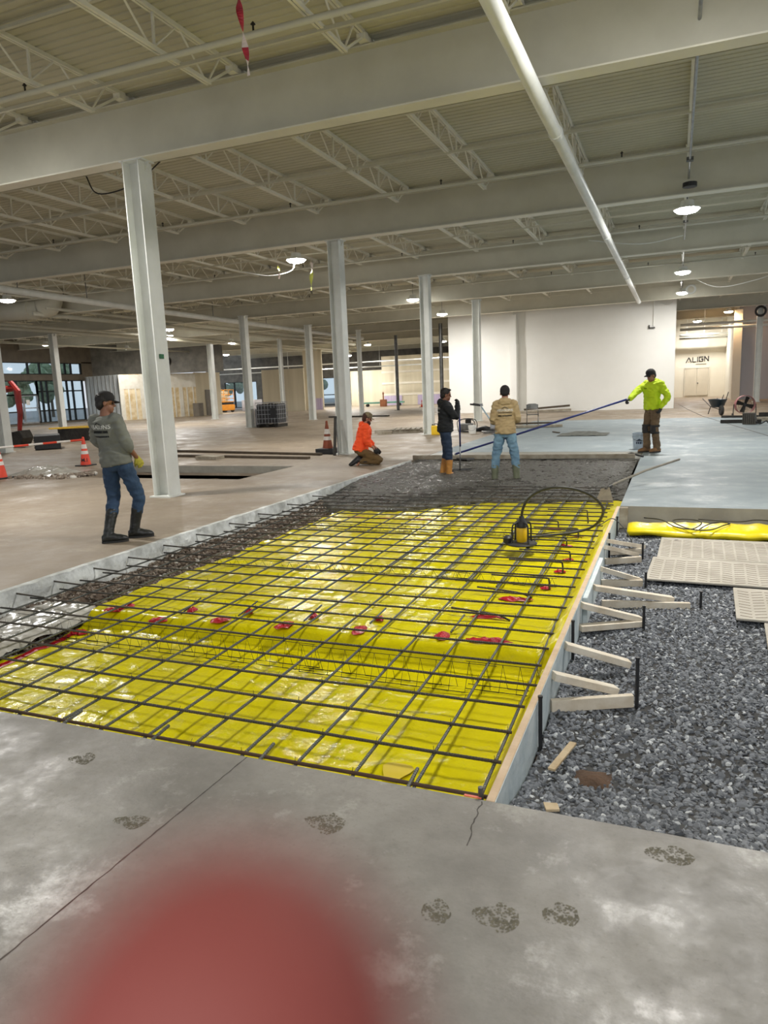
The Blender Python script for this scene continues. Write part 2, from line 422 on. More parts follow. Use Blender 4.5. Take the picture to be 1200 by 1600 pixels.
def print_mat():
    M = mat('boot_print_mud', lin(122,116,98), lin(92,87,72), 30, .9); nt = M.node_tree; N = nt.nodes; L = nt.links; P = N['Principled BSDF']
    tc = N.new('ShaderNodeTexCoord')
    v = N.new('ShaderNodeTexVoronoi'); v.inputs['Scale'].default_value = 120; L.new(tc.outputs['Object'], v.inputs['Vector'])
    n = N.new('ShaderNodeTexNoise'); n.inputs['Scale'].default_value = 24; n.inputs['Detail'].default_value = 4; L.new(tc.outputs['Object'], n.inputs['Vector'])
    a = N.new('ShaderNodeMath'); a.operation = 'SUBTRACT'; L.new(n.outputs['Fac'], a.inputs[0]); L.new(v.outputs['Distance'], a.inputs[1])
    r = N.new('ShaderNodeMapRange'); r.inputs[1].default_value = -.15; r.inputs[2].default_value = .18; r.inputs[4].default_value = .85; L.new(a.outputs[0], r.inputs[0]); L.new(r.outputs[0], P.inputs['Alpha'])
    return M
M_print = print_mat()
def blob(name, c, rx, ry, rot, label, seed):
    vs = [(0, 0, .0015)]; n = 40
    for i in range(n):
        a = 2*PI*i/n; k = 1+.22*noise.noise(Vector((math.cos(a)*1.6+seed, math.sin(a)*1.6, seed)))
        vs.append((math.cos(a)*rx*k, math.sin(a)*ry*k*(1.15 if math.cos(a) > 0 else .8), .0009))
    o = MB().add(vs, [(0, 1+i, 1+(i+1) % n) for i in range(n)]).build(name, M_print, loc=(c[0], c[1], 0)); o.rotation_euler.z = rot
    return tag(o, label, 'boot print', 'muddy boot prints on the near floor')
for i, (c, rx, ry, rot, lb) in enumerate([
    ((-2.44, 2.22), .065, .045, .3, 'faint dark boot print nearest the left end of the grid'),
    ((-1.89, 1.91), .075, .04, .2, 'pale muddy boot print left of the saw cut'),
    ((-1.17, 2.14), .08, .055, .0, 'dark muddy boot print in the middle, close to the steel bars'),
    ((.03, 2.35), .075, .05, .1, 'muddy boot print at the gravel edge'),
    ((-.64, 1.84), .045, .05, .3, 'small broken boot print, first of the row of three'),
    ((-.46, 1.88), .075, .055, .1, 'dark waffle boot print, middle of the row of three'),
    ((-.28, 1.95), .055, .045, .4, 'boot print outline, last of the row of three')]):
    blob('boot_print', c, rx, ry, rot, lb, i*3.1)

# ------------------------------------------------------------------ roof: deck, girders, joists, columns
DECK = 6.03
vs = []; fs = []; y = -5.0; prof = []
while y < 82:
    prof += [(y, 0), (y+.105, 0), (y+.115, .018), (y+.14, .018)]; y += .15
for yy, zz in prof: vs += [(-41.7, yy, DECK+zz), (14, yy, DECK+zz)]
for i in range(len(prof)-1): fs.append((2*i, 2*i+1, 2*i+3, 2*i+2))
ceil = MB().add(vs, fs); ceil.span((-41.7, -5, DECK+.06), (14, 82, DECK+.12))
struct('ceiling', ceil, M_deck, 'ribbed steel roof deck painted off white', 'ceiling')
def project(p):
    v = Vector(p)-Vector((0, 0, CAM_Z)); d = v.dot(CF)
    if d < .05: return None
    return 600+FPX*v.dot(CR)/d, 800-FPX*v.dot(CU)/d
def in_view(pts, mg=140):
    for p in pts:
        q = project(p)
        if q and -mg < q[0] < 1200+mg and -mg < q[1] < 1600+mg: return True
    return False
GL = []
for k, Y in enumerate(GIR):
    g = MB(); g.span((-41.6, Y-.008, 5.12), (14, Y+.008, 5.88)); g.span((-41.6, Y-.13, 5.88), (14, Y+.13, 5.90))
    cx = [-7.62, -18.4, -29.2, 3.9]
    if k == 0: continue
    o = g.build('roof_girder', M_ceil); MB().span((-41.6, Y-.13, 5.10), (14, Y+.13, 5.12)).build('bottom_flange', M_joist, o); tag(o, 'deep steel girder across the roof, %s from the camera' % nth(k-1), 'girder', 'roof girders', 'structure'); GL.append(o)  # bottom flange takes the paler joist paint: light from below put into its colour
# open-web joist
def joist_mesh():
    L = 6.87; mb = MB(); zt, zb = -.02, -.44
    for s in (-.022, .022):
        mb.box((s, L/2, zt), (.032, L-.16, .05)); mb.box((s, L/2, zb), (.032, L-1.5, .045))
    npan = 10; y0, y1 = .78, L-.78; st = (y1-y0)/npan
    for i in range(npan):
        a, b = (zb, zt) if i % 2 == 0 else (zt, zb)
        mb.tube([(0, y0+i*st, a), (0, y0+(i+.92)*st, b)], .0135, 5)
        if i % 2 == 0: mb.beam((0, y0+i*st+.03, zb), (0, y0+i*st+.05, zt), .028, .028, (1, 0, 0))
    mb.beam((0, y0, zb), (0, .14, zt-.02), .03, .03); mb.beam((0, y1, zb), (0, L-.14, zt-.02), .03, .03)
    mb.beam((0, y0, zb), (0, .45, zt), .02, .02); mb.beam((0, y1, zb), (0, L-.45, zt), .02, .02)
    for s in (.14, L-.14): mb.box((0, s, -.075), (.12, .2, .075))
    return mb.mesh('roof_joist')
jm = joist_mesh(); jm.materials.append(M_joist); nj = 0
for b in range(1, len(GIR)-1):
    cnt = 0
    for i in range(-4, 27):
        x = .13-1.95*i
        if not in_view([(x, GIR[b]+t*6.87, 5.7) for t in (0, .25, .5, .75, 1)]): continue
        o = bpy.data.objects.new('roof_joist', jm); COL.objects.link(o); o.location = (x, GIR[b], DECK-.005)
        tag(o, 'open web roof joist, %s from the right in the %s bay of the roof' % (nth(cnt), nth(b-1)), 'joist', 'roof joists', 'structure'); cnt += 1; nj += 1
# bridging bars and sprinkler lines across the joists
for b in range(1, 9):
    for q, (fr, z) in enumerate(((.2, 5.56), (.5, 5.56), (.8, 5.56), (.35, 5.95), (.66, 5.95))):
        Y = GIR[b]+fr*6.87
        if not in_view([(x, Y, z) for x in range(-40, 9, 2)], 60): continue
        o = MB().span((-41.4, Y-.02, z-.02), (9, Y+.02, z+.02)).build('joist_bridging', M_ceil)
        tag(o, 'thin %s bridging bar across the joists, %s one in the %s bay' % ('lower' if z < 5.7 else 'upper', nth(q if q < 3 else q-3), nth(b-1)), 'bridging bar', 'bridging bars', 'structure')
    Y = GIR[b]+.74*6.87
    t = thing('sprinkler_pipe', 'thin painted sprinkler pipe under the roof joists, %s from the camera' % nth(b-1), 'pipe', (0, Y, 5.48), group='sprinkler pipes')
    MB().tube([(-41.4, 0, 0), (9 if b < 5 else -12, 0, 0)], .03 if b > 1 else .036, 8).build('pipe', M_ceil, t, smooth=True)
    for i in range(-3, 12):
        x = -1.0-3.4*i
        if x < -41 or (b >= 5 and x > -12.2): continue
        MB().lathe([(.012, .03), (.012, .09), (.03, .1), (.005, .13)], 8).build('sprinkler_head', M_darksteel, t, loc=(x, 0, 0))
# columns
def column_mesh(h=5.10, w=.30):
    mb = MB()
    for s in (-1, 1): mb.box((s*(w/2-.008), 0, h/2), (.018, w, h))
    mb.box((0, 0, h/2), (w-.02, .012, h)); mb.box((0, 0, .012), (w+.1, w+.1, .024)); mb.box((0, 0, h-.01), (w+.12, w, .02))
    for s in (-1, 1): mb.prism([(0, 0), (.09, 0), (0, .14)], .012, Matrix.Translation((s*w/2, 0, h-.02)) @ Matrix(((s,0,0,0),(0,0,1,-.006),(0,-1,0,0),(0,0,0,1))))
    return mb.mesh('steel_column')
cm = column_mesh(); cm.materials.append(M_white)
cs = column_mesh(5.10, .22); cs.materials.append(M_white)
COLS = [((-7.62, 9.28), cm, 'thick white steel column nearest the camera, beside the walking man'),
        ((-7.62, 16.15), cm, 'white steel column with a traffic cone at its foot'),
        ((-7.55, 22.6), cm, 'white steel column with the yellow can at its foot'),
        ((-7.9, 30.4), cm, 'white steel column in front of the large white wall'),
        ((-20.28, 16.95), cm, 'white column beside the red excavator arm'),
        ((-30.62, 29.3), cm, 'white column in front of the glazed storefront'),
        ((-27.89, 39.4), cm, 'white column before the tan insulated partition'),
        ((-18.45, 28.81), cm, 'white column beside the black caged tank'),
        ((-23.48, 40.7), cs, 'slim white column behind the black caged tank'),
        ((-18.5, 35.2), cm, 'white column before the dark far windows'),
        ((-17.86, 40.5), cs, 'slim white column behind the kneeling man'),
        ((4.14, 44.1), cm, 'white column behind the round drum fan')]
for (x, y), me, lb in COLS:
    o = bpy.data.objects.new('steel_column', me); COL.objects.link(o); o.location = (x, y, 0); tag(o, lb, 'column', 'white steel columns', 'structure')
for (x, y), lb in (((-17.86, 46.8), 'grey pipe column before the far drywall with purple base'), ((-12.6, 40.3), 'grey pipe column beside the white wall end')):
    o = MB().tube([(0, 0, 0), (0, 0, 5.1)], .11, 12).box((0, 0, .01), (.4, .4, .02)).build('pipe_column', M_steel, smooth='auto', loc=(x, y, 0)); tag(o, lb, 'column', None, 'structure')
# big pipes and ducts
t = thing('gas_pipe', 'long white overhead pipe slanting down across the upper frame', 'pipe', (-1.60, 0, 4.92))
MB().tube([(0, -3, 0), (0, 35, 0)], .085, 16).build('pipe', M_white, t, smooth=True)
for y in (10.6, 18.4, 26): MB().tube([(0, y-.06, 0), (0, y+.06, 0)], .098, 16).build('coupling', M_white, t, smooth='auto')
for y in (9.28, 16.15, 23.02, 29.9): MB().tube([(0, y, .08), (0, y, .2)], .012, 6).build('hanger', M_steel, t)
t = thing('sprinkler_main', 'thick white pipe under the roof on the left', 'pipe', (-19.2, 0, 4.98))
MB().tube([(.9, 8, 0), (0, 22, 0), (-.8, 46, 0)], .11, 12).build('pipe', M_white, t, smooth=True)
for y in (17, 20, 24, 28, 33): MB().tube([(.3-.05*(y-16), y, .1), (.3-.05*(y-16), y, .9)], .015, 6).build('hanger', M_steel, t)
for i, (x, y0, y1, z, r) in enumerate(((-22.6, 21.5, 50, 5.15, .06), (-23.3, 21.5, 52, 5.0, .09), (-26.5, 22, 60, 4.9, .07), (-27.3, 22, 60, 4.85, .09), (-33, 25, 44, 4.75, .05))):
    o = MB().tube([(x, y0, z), (x, y1, z)], r, 10).build('overhead_pipe', M_ceil, smooth=True); tag(o, 'overhead pipe along the left roof, %s outward from the main pipe' % nth(i), 'pipe', 'left overhead pipes')
t = thing('air_duct', 'fat round grey duct with an elbow under the left roof', 'duct', (-23.2, 22, 5.2))
MB().tube(smoothpath([(-8, 0, .25), (-1.2, 0, .05), (-.3, .05, .05), (.02, .3, .2), (.05, .5, .8)], 8), .38, 18).build('duct', M_ceil, t, smooth=True)
MB().tube([(-.75, 0, .05), (-.6, 0, .05)], .41, 18).build('flange', M_ceil, t, smooth='auto')
# far conduits
for i, (x0, x1, Y, z) in enumerate(((-46, -12, 55, 3.75), (-46, -20, 58.5, 3.45), (.2, 9, 46.5, 4.5), (.2, 9, 47.6, 4.3), (.2, 3.4, 55.5, 4.35), (.2, 3.4, 55.9, 4.15))):
    mb = MB().tube([(x0, Y, z), (x1, Y, z-.02)], .05 if i < 2 else .08, 8)
    for q in (.15, .5, .85): mb.tube([(x0+(x1-x0)*q, Y, z), (x0+(x1-x0)*q, Y, 6.03)], .015, 5)
    o = mb.build('conduit_run', M_white, smooth=True)
    tag(o, ['thin white pipe across the far dark windows', 'second thin white pipe before the far drywall', 'white pipe above the passage beside the grey wall', 'lower white pipe above the passage beside the grey wall', 'upper pipe across the cream wall over the lettering', 'lower pipe across the cream wall over the lettering'][i], 'pipe')

# ------------------------------------------------------------------ walls
def wall(name, a, b, z0, z1, m, label, th=.15):
    mb = MB(); a = Vector((a[0], a[1], 0)); b = Vector((b[0], b[1], 0)); d = (b-a).normalized(); n = Vector((-d.y, d.x, 0))*th
    mb.prism([(a.x, a.y), (b.x, b.y), (b.x+n.x, b.y+n.y), (a.x+n.x, a.y+n.y)], z1-z0, z0=z0)
    return struct(name, mb, m, label, 'wall')
mb = MB(); mb.span((-11.72, 38.9, 0), (-8.12, 39.1, 6.0)); mb.span((-7.3, 38.4, 0), (-.03, 38.9, 5.55)); mb.span((-8.1, 38.85, 0), (-7.3, 39.1, 6.0)); mb.span((-.25, 38.9, 0), (-.03, 46, 5.9)); mb.span((-11.72, 39.1, 0), (-11.6, 46, 6))
struct('wall_back', mb, M_wall, 'large plain white partition wall behind the workers', 'wall')
o = MB().span((-8.16, 38.3, 0), (-7.82, 38.9, 3.6)).span((-8.10, 38.4, 3.6), (-7.86, 38.9, 5.1)).build('trim_1', M_wall); tag(o, 'boxed white column casing on the large wall', 'trim', None, 'structure')
wall('wall_passage', (-.2, 57), (3.45, 57), 0, 5.9, M_cream, 'cream wall with the lettering and double door')
wall('wall_right_far', (3.45, 48.5), (14, 48.5), 0, 5.9, M_greywall, 'grey wall behind the column and drum fan')
mb = MB(); mb.span((3.3, 48.5, 0), (3.45, 57, 5.9)); struct('wall_right_return', mb, M_cream, 'cream return wall beside the passage', 'wall')
o = MB().span((3.18, 48.2, 0), (3.62, 48.55, 5.3)).build('trim_2', M_cream); tag(o, 'cream pilaster at the passage corner', 'trim', None, 'structure')
# left storefront wall
mb = MB(); mb.span((-41.7, 20, 4.32), (-41.5, 43.6, 6.0)); mb.span((-41.7, 42.15, 3.0), (-41.5, 43.6, 4.4)); mb.span((-41.75, 20, 3.07), (-41.45, 42.3, 3.48)); mb.span((-41.7, 20, -.1), (-41.5, 42.3, .12))
struct('wall_left', mb, mat('brown_fascia', lin(112,102,88), lin(96,88,76), 2, .6), 'brown fascia of the glazed storefront wall', 'wall')
M_mull = mat('dark_mullion', lin(44,46,46), lin(34,36,36), 5, .4, .5)
def glass():
    M = bpy.data.materials.new('window_glass'); M.use_nodes = True; nt = M.node_tree; N = nt.nodes; L = nt.links
    out = N['Material Output']; N.remove(N['Principled BSDF'])
    t = N.new('ShaderNodeBsdfTransparent'); t.inputs[0].default_value = (.86, .93, .96, 1); g = N.new('ShaderNodeBsdfGlossy'); g.inputs['Roughness'].default_value = .03
    mx = N.new('ShaderNodeMixShader'); mx.inputs[0].default_value = .05; L.new(t.outputs[0], mx.inputs[1]); L.new(g.outputs[0], mx.inputs[2]); L.new(mx.outputs[0], out.inputs[0]); return M
M_glass = glass()
def window(name, Ys, zs, X, label, axis='y', parent=None, skip=()):
    """mullion grid with one pane per opening on the plane x = X (axis y) or y = X (axis x)"""
    t = thing(name, label, 'window', (0, 0, 0), kind='structure')
    P = (lambda s, z, d=0: (X+d, s, z)) if axis == 'y' else (lambda s, z, d=0: (s, X+d, z))
    fr = MB()
    for s in Ys: fr.span(P(s-.06, zs[0], -.06), P(s+.06, zs[-1], .06))
    for z in zs: fr.span(P(Ys[0], z-.045, -.055), P(Ys[-1], z+.045, .055))
    fr.build('window_frame', M_mull, t)
    for i in range(len(Ys)-1):
        for j in range(len(zs)-1):
            MB().span(P(Ys[i]+.05, zs[j]+.04, -.005), P(Ys[i+1]-.05, zs[j+1]-.04, .005)).build('pane', M_glass, t)
    return t
window('window_1', [28, 30, 32, 34, 35.2, 37.3, 38.3, 39.5, 40.6, 41.15, 42.1], [3.5, 4.3], -41.6, 'row of upper storefront windows above the brown band')
window('window_2', [37.9, 38.3, 38.75, 39.95, 40.6, 41.15, 42.1], [.12, .95, 2.3, 3.05], -41.6, 'tall lower storefront glazing right of the glass door')
window('window_3', [28, 30, 32, 34, 35.2, 36.2, 37.9], [2.1, 3.05], -41.6, 'glazing above the glass door')
window('window_4', [28, 30, 32, 34, 35.2, 36.2], [.12, .95, 2.1], -41.6, 'lower storefront glazing left of the glass door')
t = thing('door_1', 'glass storefront door with a white notice', 'door', (-41.6, 37.05, 0), kind='structure')
fr = MB(); fr.span((-.05, -.8, .1), (.05, -.68, 2.1)); fr.span((-.05, .7, .1), (.05, .82, 2.1)); fr.span((-.05, -.8, 2.0), (.05, .82, 2.1)); fr.span((-.05, -.8, .1), (.05, .82, .22)); fr.span((-.05, -.8, 1.15), (.05, .82, 1.22))
fr.build('door_frame', M_alu, t); MB().span((-.006, -.7, .2), (.006, .72, 2.02)).build('pane', M_glass, t); MB().span((.012, -.2, 1.4), (.016, .1, 1.75)).build('notice', M_wall, t)
MB().tube([(.09, .55, .9), (.09, .55, 1.4)], .015, 6).build('door_handle', M_alu, t)
wall('wall_insulated', (-41.5, 42.3), (-37.15, 41.3), 0, 3.3, M_insul, 'wall of silver faced insulation between studs')
wall('wall_upper_dark', (-41.5, 43.2), (-31, 45.2), 3.3, 6.0, M_darkwall, 'dark wall above the insulated partition')
wall('wall_insulation_tan', (-37.15, 41.3), (-34.6, 46.6), 0, 3.3, M_osb, 'partition filled with tan insulation batts')
M_stud = mat('stud_facing', lin(240,236,224), lin(226,220,204), 3, .8)
mb = MB(); a = Vector((-37.15, 41.3)); b = Vector((-34.6, 46.6)); nn = Vector((b.y-a.y, a.x-b.x)).normalized()
for i in range(12):
    p = a.lerp(b, i/11.5); w = .05 if i % 3 else .16
    q0 = p+nn*.02; mb.beam((q0.x, q0.y, .02), (q0.x, q0.y, 3.28), .03, w*2, (b.x-a.x, b.y-a.y, 0))
mb.beam((a.x+nn.x*.015, a.y+nn.y*.015, 2.75), (b.x+nn.x*.015, b.y+nn.y*.015, 2.75), .03, 1.0)
o = mb.build('trim_4', M_stud); tag(o, 'pale stud strips and band across the tan insulation', 'trim', None, 'structure')
mb = MB(); a = Vector((-41.5, 42.3)); b = Vector((-37.15, 41.3)); nn = Vector((b.y-a.y, a.x-b.x)).normalized()
for i in range(9):
    p = a.lerp(b, (i+.3)/9)+nn*.01; mb.beam((p.x, p.y, .02), (p.x, p.y, 3.28), .02, .05, (b.x-a.x, b.y-a.y, 0))
o = mb.build('trim_5', M_darkwall); tag(o, 'dark seams between the silver insulation strips', 'trim', None, 'structure')
wall('wall_partition_door', (-34.6, 46.6), (-34.3, 49.5), 0, 3.35, M_dryw, 'bare drywall partition with a grey door')
o = MB().span((-34.62, 47.6, 0), (-34.36, 48.5, 2.0)).build('door_2', mat('grey_door', lin(120,114,106), lin(108,102,95), 3, .5)); o.rotation_euler = (0, 0, 0); tag(o, 'grey door in the bare drywall partition', 'door', None, 'structure')
wall('wall_far', (-47.5, 66), (-12, 66), 2.8, 6.0, M_darkwall, 'dark corrugated wall at the far end')
mb = MB()
for x0, x1 in ((-47.5, -45.2), (-41.2, -39.4), (-36.4, -34.6), (-30.2, -12)): mb.span((x0, 66, 0), (x1, 66.2, 2.8))
struct('wall_far_piers', mb, M_darkwall, 'dark piers between the far windows', 'wall')
window('window_5', [-45.2, -44, -42.6, -41.2], [.1, 2.8], 66.1, 'far window behind the orange lift', 'x')
window('window_6', [-39.4, -38, -36.4], [.1, 1.0, 2.8], 66.1, 'far window right of the orange lift', 'x')
window('window_7', [-34.6, -33.4, -32, -30.2], [.1, 1.1, 2.8], 66.1, 'far dark windows between the drywall partitions', 'x')
wall('wall_drywall_low', (-31.6, 51.5), (-27.7, 51.5), 0, 3.4, M_dryw, 'low bare drywall partition behind the slim column')
wall('wall_drywall_tall', (-28.6, 53.2), (-26.9, 53.2), 0, 5.1, M_dryw, 'tall bare drywall partition')
wall('wall_drywall_mid', (-28.0, 61.2), (-24.6, 61.2), 0, 3.2, M_dryw, 'low drywall partition left of the far bright wall')
wall('wall_drywall_far', (-24.6, 60.6), (-12, 60.6), 0, 4.35, M_dryw, 'long bright bare drywall wall at the far end')
M_tapej = mat('joint_compound', lin(232,226,210), lin(224,216,200), 2, .8)
mb = MB()
for z in (.95, 1.95, 2.95, 3.9): mb.span((-24.6, 60.56, z-.09), (-12, 60.6, z+.09))
for x in (-23.3, -20.6, -18, -15.4): mb.span((x-.08, 60.565, .9), (x+.08, 60.6, 4.3))
o = mb.build('drywall_joint', M_tapej); tag(o, 'pale taped joints on the far bright drywall', 'drywall joint', None, 'structure')
mb = MB()
for a, b in ((-24.4, -22.7), (-21.2, -18.2), (-16.4, -12)): mb.span((a, 60.53, .0), (b, 60.57, .85))
mb.span((-28.2, 53.1, 0), (-26.95, 53.15, .95))
o = mb.build('trim_3', M_purple); tag(o, 'purple moisture board strips along the wall bottoms', 'trim', None, 'structure')
# passage: lettering and double door
mb = MB(); yl = 56.965
def stroke(p, q, w=.06): mb.beam((p[0], yl, p[1]), (q[0], yl, q[1]), w, .02, (0, 1, 0))
x0, zb, zt = .71, 2.50, 2.86
stroke((x0, zb), (x0+.18, zt)); stroke((x0+.18, zt), (x0+.36, zb)); stroke((x0+.16, zb+.06), (x0+.21, zb+.06))
x = x0+.44; stroke((x, zb), (x, zt)); stroke((x-.03, zb+.03), (x+.23, zb+.03))
x = x0+.76; stroke((x, zb), (x, zt))
x = x0+.87; stroke((x, zb), (x, zt)); stroke((x-.03, zt-.03), (x+.26, zt-.03)); stroke((x-.03, zb+.03), (x+.26, zb+.03)); stroke((x+.24, zb), (x+.24, zb+.18)); stroke((x+.12, zb+.18), (x+.27, zb+.18))
x = x0+1.22; stroke((x, zb), (x, zt)); stroke((x, zt), (x+.25, zb)); stroke((x+.25, zb), (x+.25, zt))
for v in range(len(mb.v)):
    p = mb.v[v]; mb.v[v] = (p[0], p[1], p[2]+.04*(p[0]-1.4))
o = mb.build('wall_lettering', M_black); tag(o, 'black ALIGN lettering on the cream wall', 'sign')
o = MB().span((1.35, 56.955, 2.34), (2.05, 56.97, 2.37)).build('lettering_underline', M_steel); tag(o, 'thin line of small lettering below the black sign', 'sign')
t = thing('door_3', 'cream double door below the black lettering', 'door', (1.45, 56.95, 0), kind='structure')
M_doorcream = mat('cream_door', lin(206,198,180), lin(198,190,172), .8, .5)
for s in (-1, 1): MB().span((.01 if s > 0 else -.76, -.03, .12), (.76 if s > 0 else -.01, .02, 2.05)).build('door_leaf', M_doorcream, t, bevel=.01)
fr = MB(); fr.span((-.83, -.05, .0), (-.77, .02, 2.12)); fr.span((.77, -.05, 0), (.83, .02, 2.12)); fr.span((-.83, -.05, 2.06), (.83, .02, 2.13)); fr.build('door_frame', M_cream, t)
MB().ell((.07, -.07, 1.0), .045).build('door_handle', M_steel, t, smooth=True)
# outside: asphalt and trees seen through the glass
o = MB().span((-120, -5, -.7), (-41.85, 140, -.2)).span((-41.8, 82.1, -.7), (30, 140, -.35)).build('ground_outside', mat('asphalt', lin(150,152,154), lin(130,132,134), 1, .9)); tag(o, 'grey parking lot outside the glazing', 'ground', None, 'structure')
M_leaf = mat('leaves', lin(92,112,84), lin(140,156,130), 2.5, .9, bump=.8, bscale=9); M_bark = mat('bark', lin(90,80,70), lin(70,62,54), 8, .9)
for i, (x, y, h) in enumerate(((-64, 56, 5.0), (-66, 62, 6.5), (-62, 50.5, 4.0), (-64, 96, 6), (-50, 96, 5.5))):
    t = thing('tree', ['leafy tree outside the middle of the storefront', 'taller leafy tree outside beside the glass door', 'low tree outside the left storefront', 'tree outside the far window behind the lift', 'tree outside the far dark windows'][i], 'tree', (x, y, -.35))
    MB().tube([(0, 0, 0), (0, 0, h*.5)], [.18, .12], 8).build('trunk', M_bark, t)
    mb = MB()
    for k in range(26):
        a = random.random()*6.28; rr = h*.28*random.random()**.5
        mb.ell((math.cos(a)*rr, math.sin(a)*rr, h*(.4+.5*random.random())), h*(.08+.07*random.random()), n=8, k=6)
    mb.build('foliage', M_leaf, t)
# ------------------------------------------------------------------ the pit: sheet, steel grid, wet concrete
def sm(a, b, t):
    t = min(1, max(0, (t-a)/(b-a))); return t*t*(3-2*t)
def sheet_z(x, y):
    edge = 4.36+.05*N3(x, 0, 1.3)
    z = -.275+.135*sm(edge-.09, edge+.05, y)-.03*sm(4.9, 6.0, y)
    z += .014*N3(x, y, 1.4, 3)+.007*N3(x*.6+y*.5, y, 5, 1)+.004*N3(x, y*.5, 14, 6)
    rid = abs(N3(x*.7, y*1.2, 2.2, 8)); z += .012*max(0, .25-rid)/.25
    if x > -.80: z += .10*sm(-.80, -.65, x)*(1-sm(8.4, 9.3, y))
    return z
def sheet_x(x, y, t):
    xl = -4.52+.06*N3(0, y, 3, 2)+.03*N3(0, y, 9, 4)-(.25*sm(6, 8, y)*0)
    return xl+t*(BOARD_X+.001-xl)
o = heightfield(-4.5, BOARD_X, EDGE_Y+.005, 11.2, 150, 330, sheet_z, sheet_x).build('vapor_barrier_sheet', M_yellow, smooth=True)
tag(o, 'glossy yellow plastic sheet spread under the steel bar grid', 'plastic sheet')
o = heightfield(-5.15, -4.46, 3.0, 4.5, 40, 70, lambda x, y: -.175+.03*N3(x, y, 2, 9)+.05*abs(N3(x, y, 5, 3))+.02*abs(N3(x, y, 14, 3))-.06*sm(-4.6, -4.46, x), lambda x, y, t: -5.12+.05*N3(0, y, 3, 1)+t*(.62+.06*N3(0, y, 4, 6))).build('clear_sheet', M_clear, smooth=True)
tag(o, 'pale crumpled clear plastic at the left end of the near bars', 'plastic sheet')
# long strips of red seam tape on the sheet
def tape_strip(pts, w, label, m=M_red):
    vs = []; fs = []; P = smoothpath([(x, y, 0) for x, y in pts], 12)
    for i, p in enumerate(P):
        d = (P[min(i+1, len(P)-1)]-P[max(i-1, 0)]).normalized(); n = Vector((-d.y, d.x, 0))
        for s in (-1, 1):
            q = p+n*s*w; vs.append((q.x, q.y, sheet_z(q.x, q.y)+.004))
    for i in range(len(P)-1): fs.append((2*i, 2*i+1, 2*i+3, 2*i+2))
    o = MB().add(vs, fs).build('seam_tape', m); tag(o, label, 'tape'); return o
tape_strip([(-4.45, 2.9), (-4.45, 3.5), (-4.47, 3.9), (-4.47, 4.25)], .035, 'red tape strip along the left border of the yellow sheet')
tape_strip([(-4.4, 8.82), (-3.6, 8.8), (-2.4, 8.84), (-1.5, 8.8)], .03, 'faded red tape strip across the sheet before the wet concrete', mat('faded_red_tape', lin(196,96,70), lin(176,80,60), 4, .5))
o = MB().add([(-1.22+.07*math.cos(a)*(1+.3*math.sin(3*a)), 2.98+.10*math.sin(a)*(1+.2*math.cos(2*a)), sheet_z(-1.22, 2.98)+.012) for a in [i*.4 for i in range(16)]], [tuple(range(16))]).build('stain', mat('pinkish_stain', lin(220,198,50), lin(214,188,60), 3, .4)); tag(o, 'small pinkish stain on the near part of the yellow sheet', 'stain')
# crumpled red tape clumps
def clump(name, x, y, rx, ry, rot, label, seed, h=.03, group='red tape clumps'):
    vs = []; fs = []; n = 18; k = 6
    vs.append((0, 0, h*.8))
    for j in range(1, k+1):
        for i in range(n):
            a = 2*PI*i/n; rr = j/k*(1+.35*noise.noise(Vector((math.cos(a)*2+seed, math.sin(a)*2, seed))))
            px, py = math.cos(a)*rx*rr, math.sin(a)*ry*rr
            z = h*(1-(j/k)**2)*.7+.022*abs(noise.noise(Vector((px*30, py*30, seed))))+.004
            vs.append((px, py, z))
    for i in range(n): fs.append((0, 1+i, 1+(i+1) % n))
    for j in range(k-1):
        for i in range(n):
            a = 1+j*n; fs.append((a+i, a+n+i, a+n+(i+1) % n, a+(i+1) % n))
    o = MB().add(vs, fs).build(name, M_red, loc=(x, y, sheet_z(x, y)+.004)); o.rotation_euler.z = rot
    return tag(o, label, 'tape', group)
left = [(-4.44, 4.17), (-4.28, 4.40), (-3.78, 4.36), (-3.22, 4.40), (-2.66, 4.42), (-2.06, 4.45), (-1.46, 4.54)]
for i, (x, y) in enumerate(left): clump('red_tape', x, y, .085, .055, .3*i, 'crumpled red tape patch on the ridge of the sheet, %s from the left' % nth(i), i*2.3)
far = [(-4.22, 4.52), (-3.62, 4.58), (-3.10, 4.62), (-2.54, 4.66), (-2.02, 4.72)]
for i, (x, y) in enumerate(far): clump('red_tape', x, y, .04, .055, .2*i, 'small red tape knot just behind the ridge patches, %s from the left' % nth(i), 30+i*1.7)
right = [(-1.12, 4.50, .16, .035, .1), (-1.24, 4.98, .15, .035, .1), (-1.16, 5.58, .15, .045, .2), (-.98, 5.97, .05, .035, 0), (-.95, 6.56, .06, .035, .2), (-.93, 6.99, .05, .03, 0), (-1.05, 7.62, .09, .03, 0), (-.99, 8.13, .08, .03, 0), (-1.29, 8.5, .09, .03, 0)]
for i, (x, y, rx, ry, r) in enumerate(right): clump('red_tape', x, y, rx, ry, r, 'red tape patch near the form board, %s from the near end' % nth(i), 60+i*1.3)
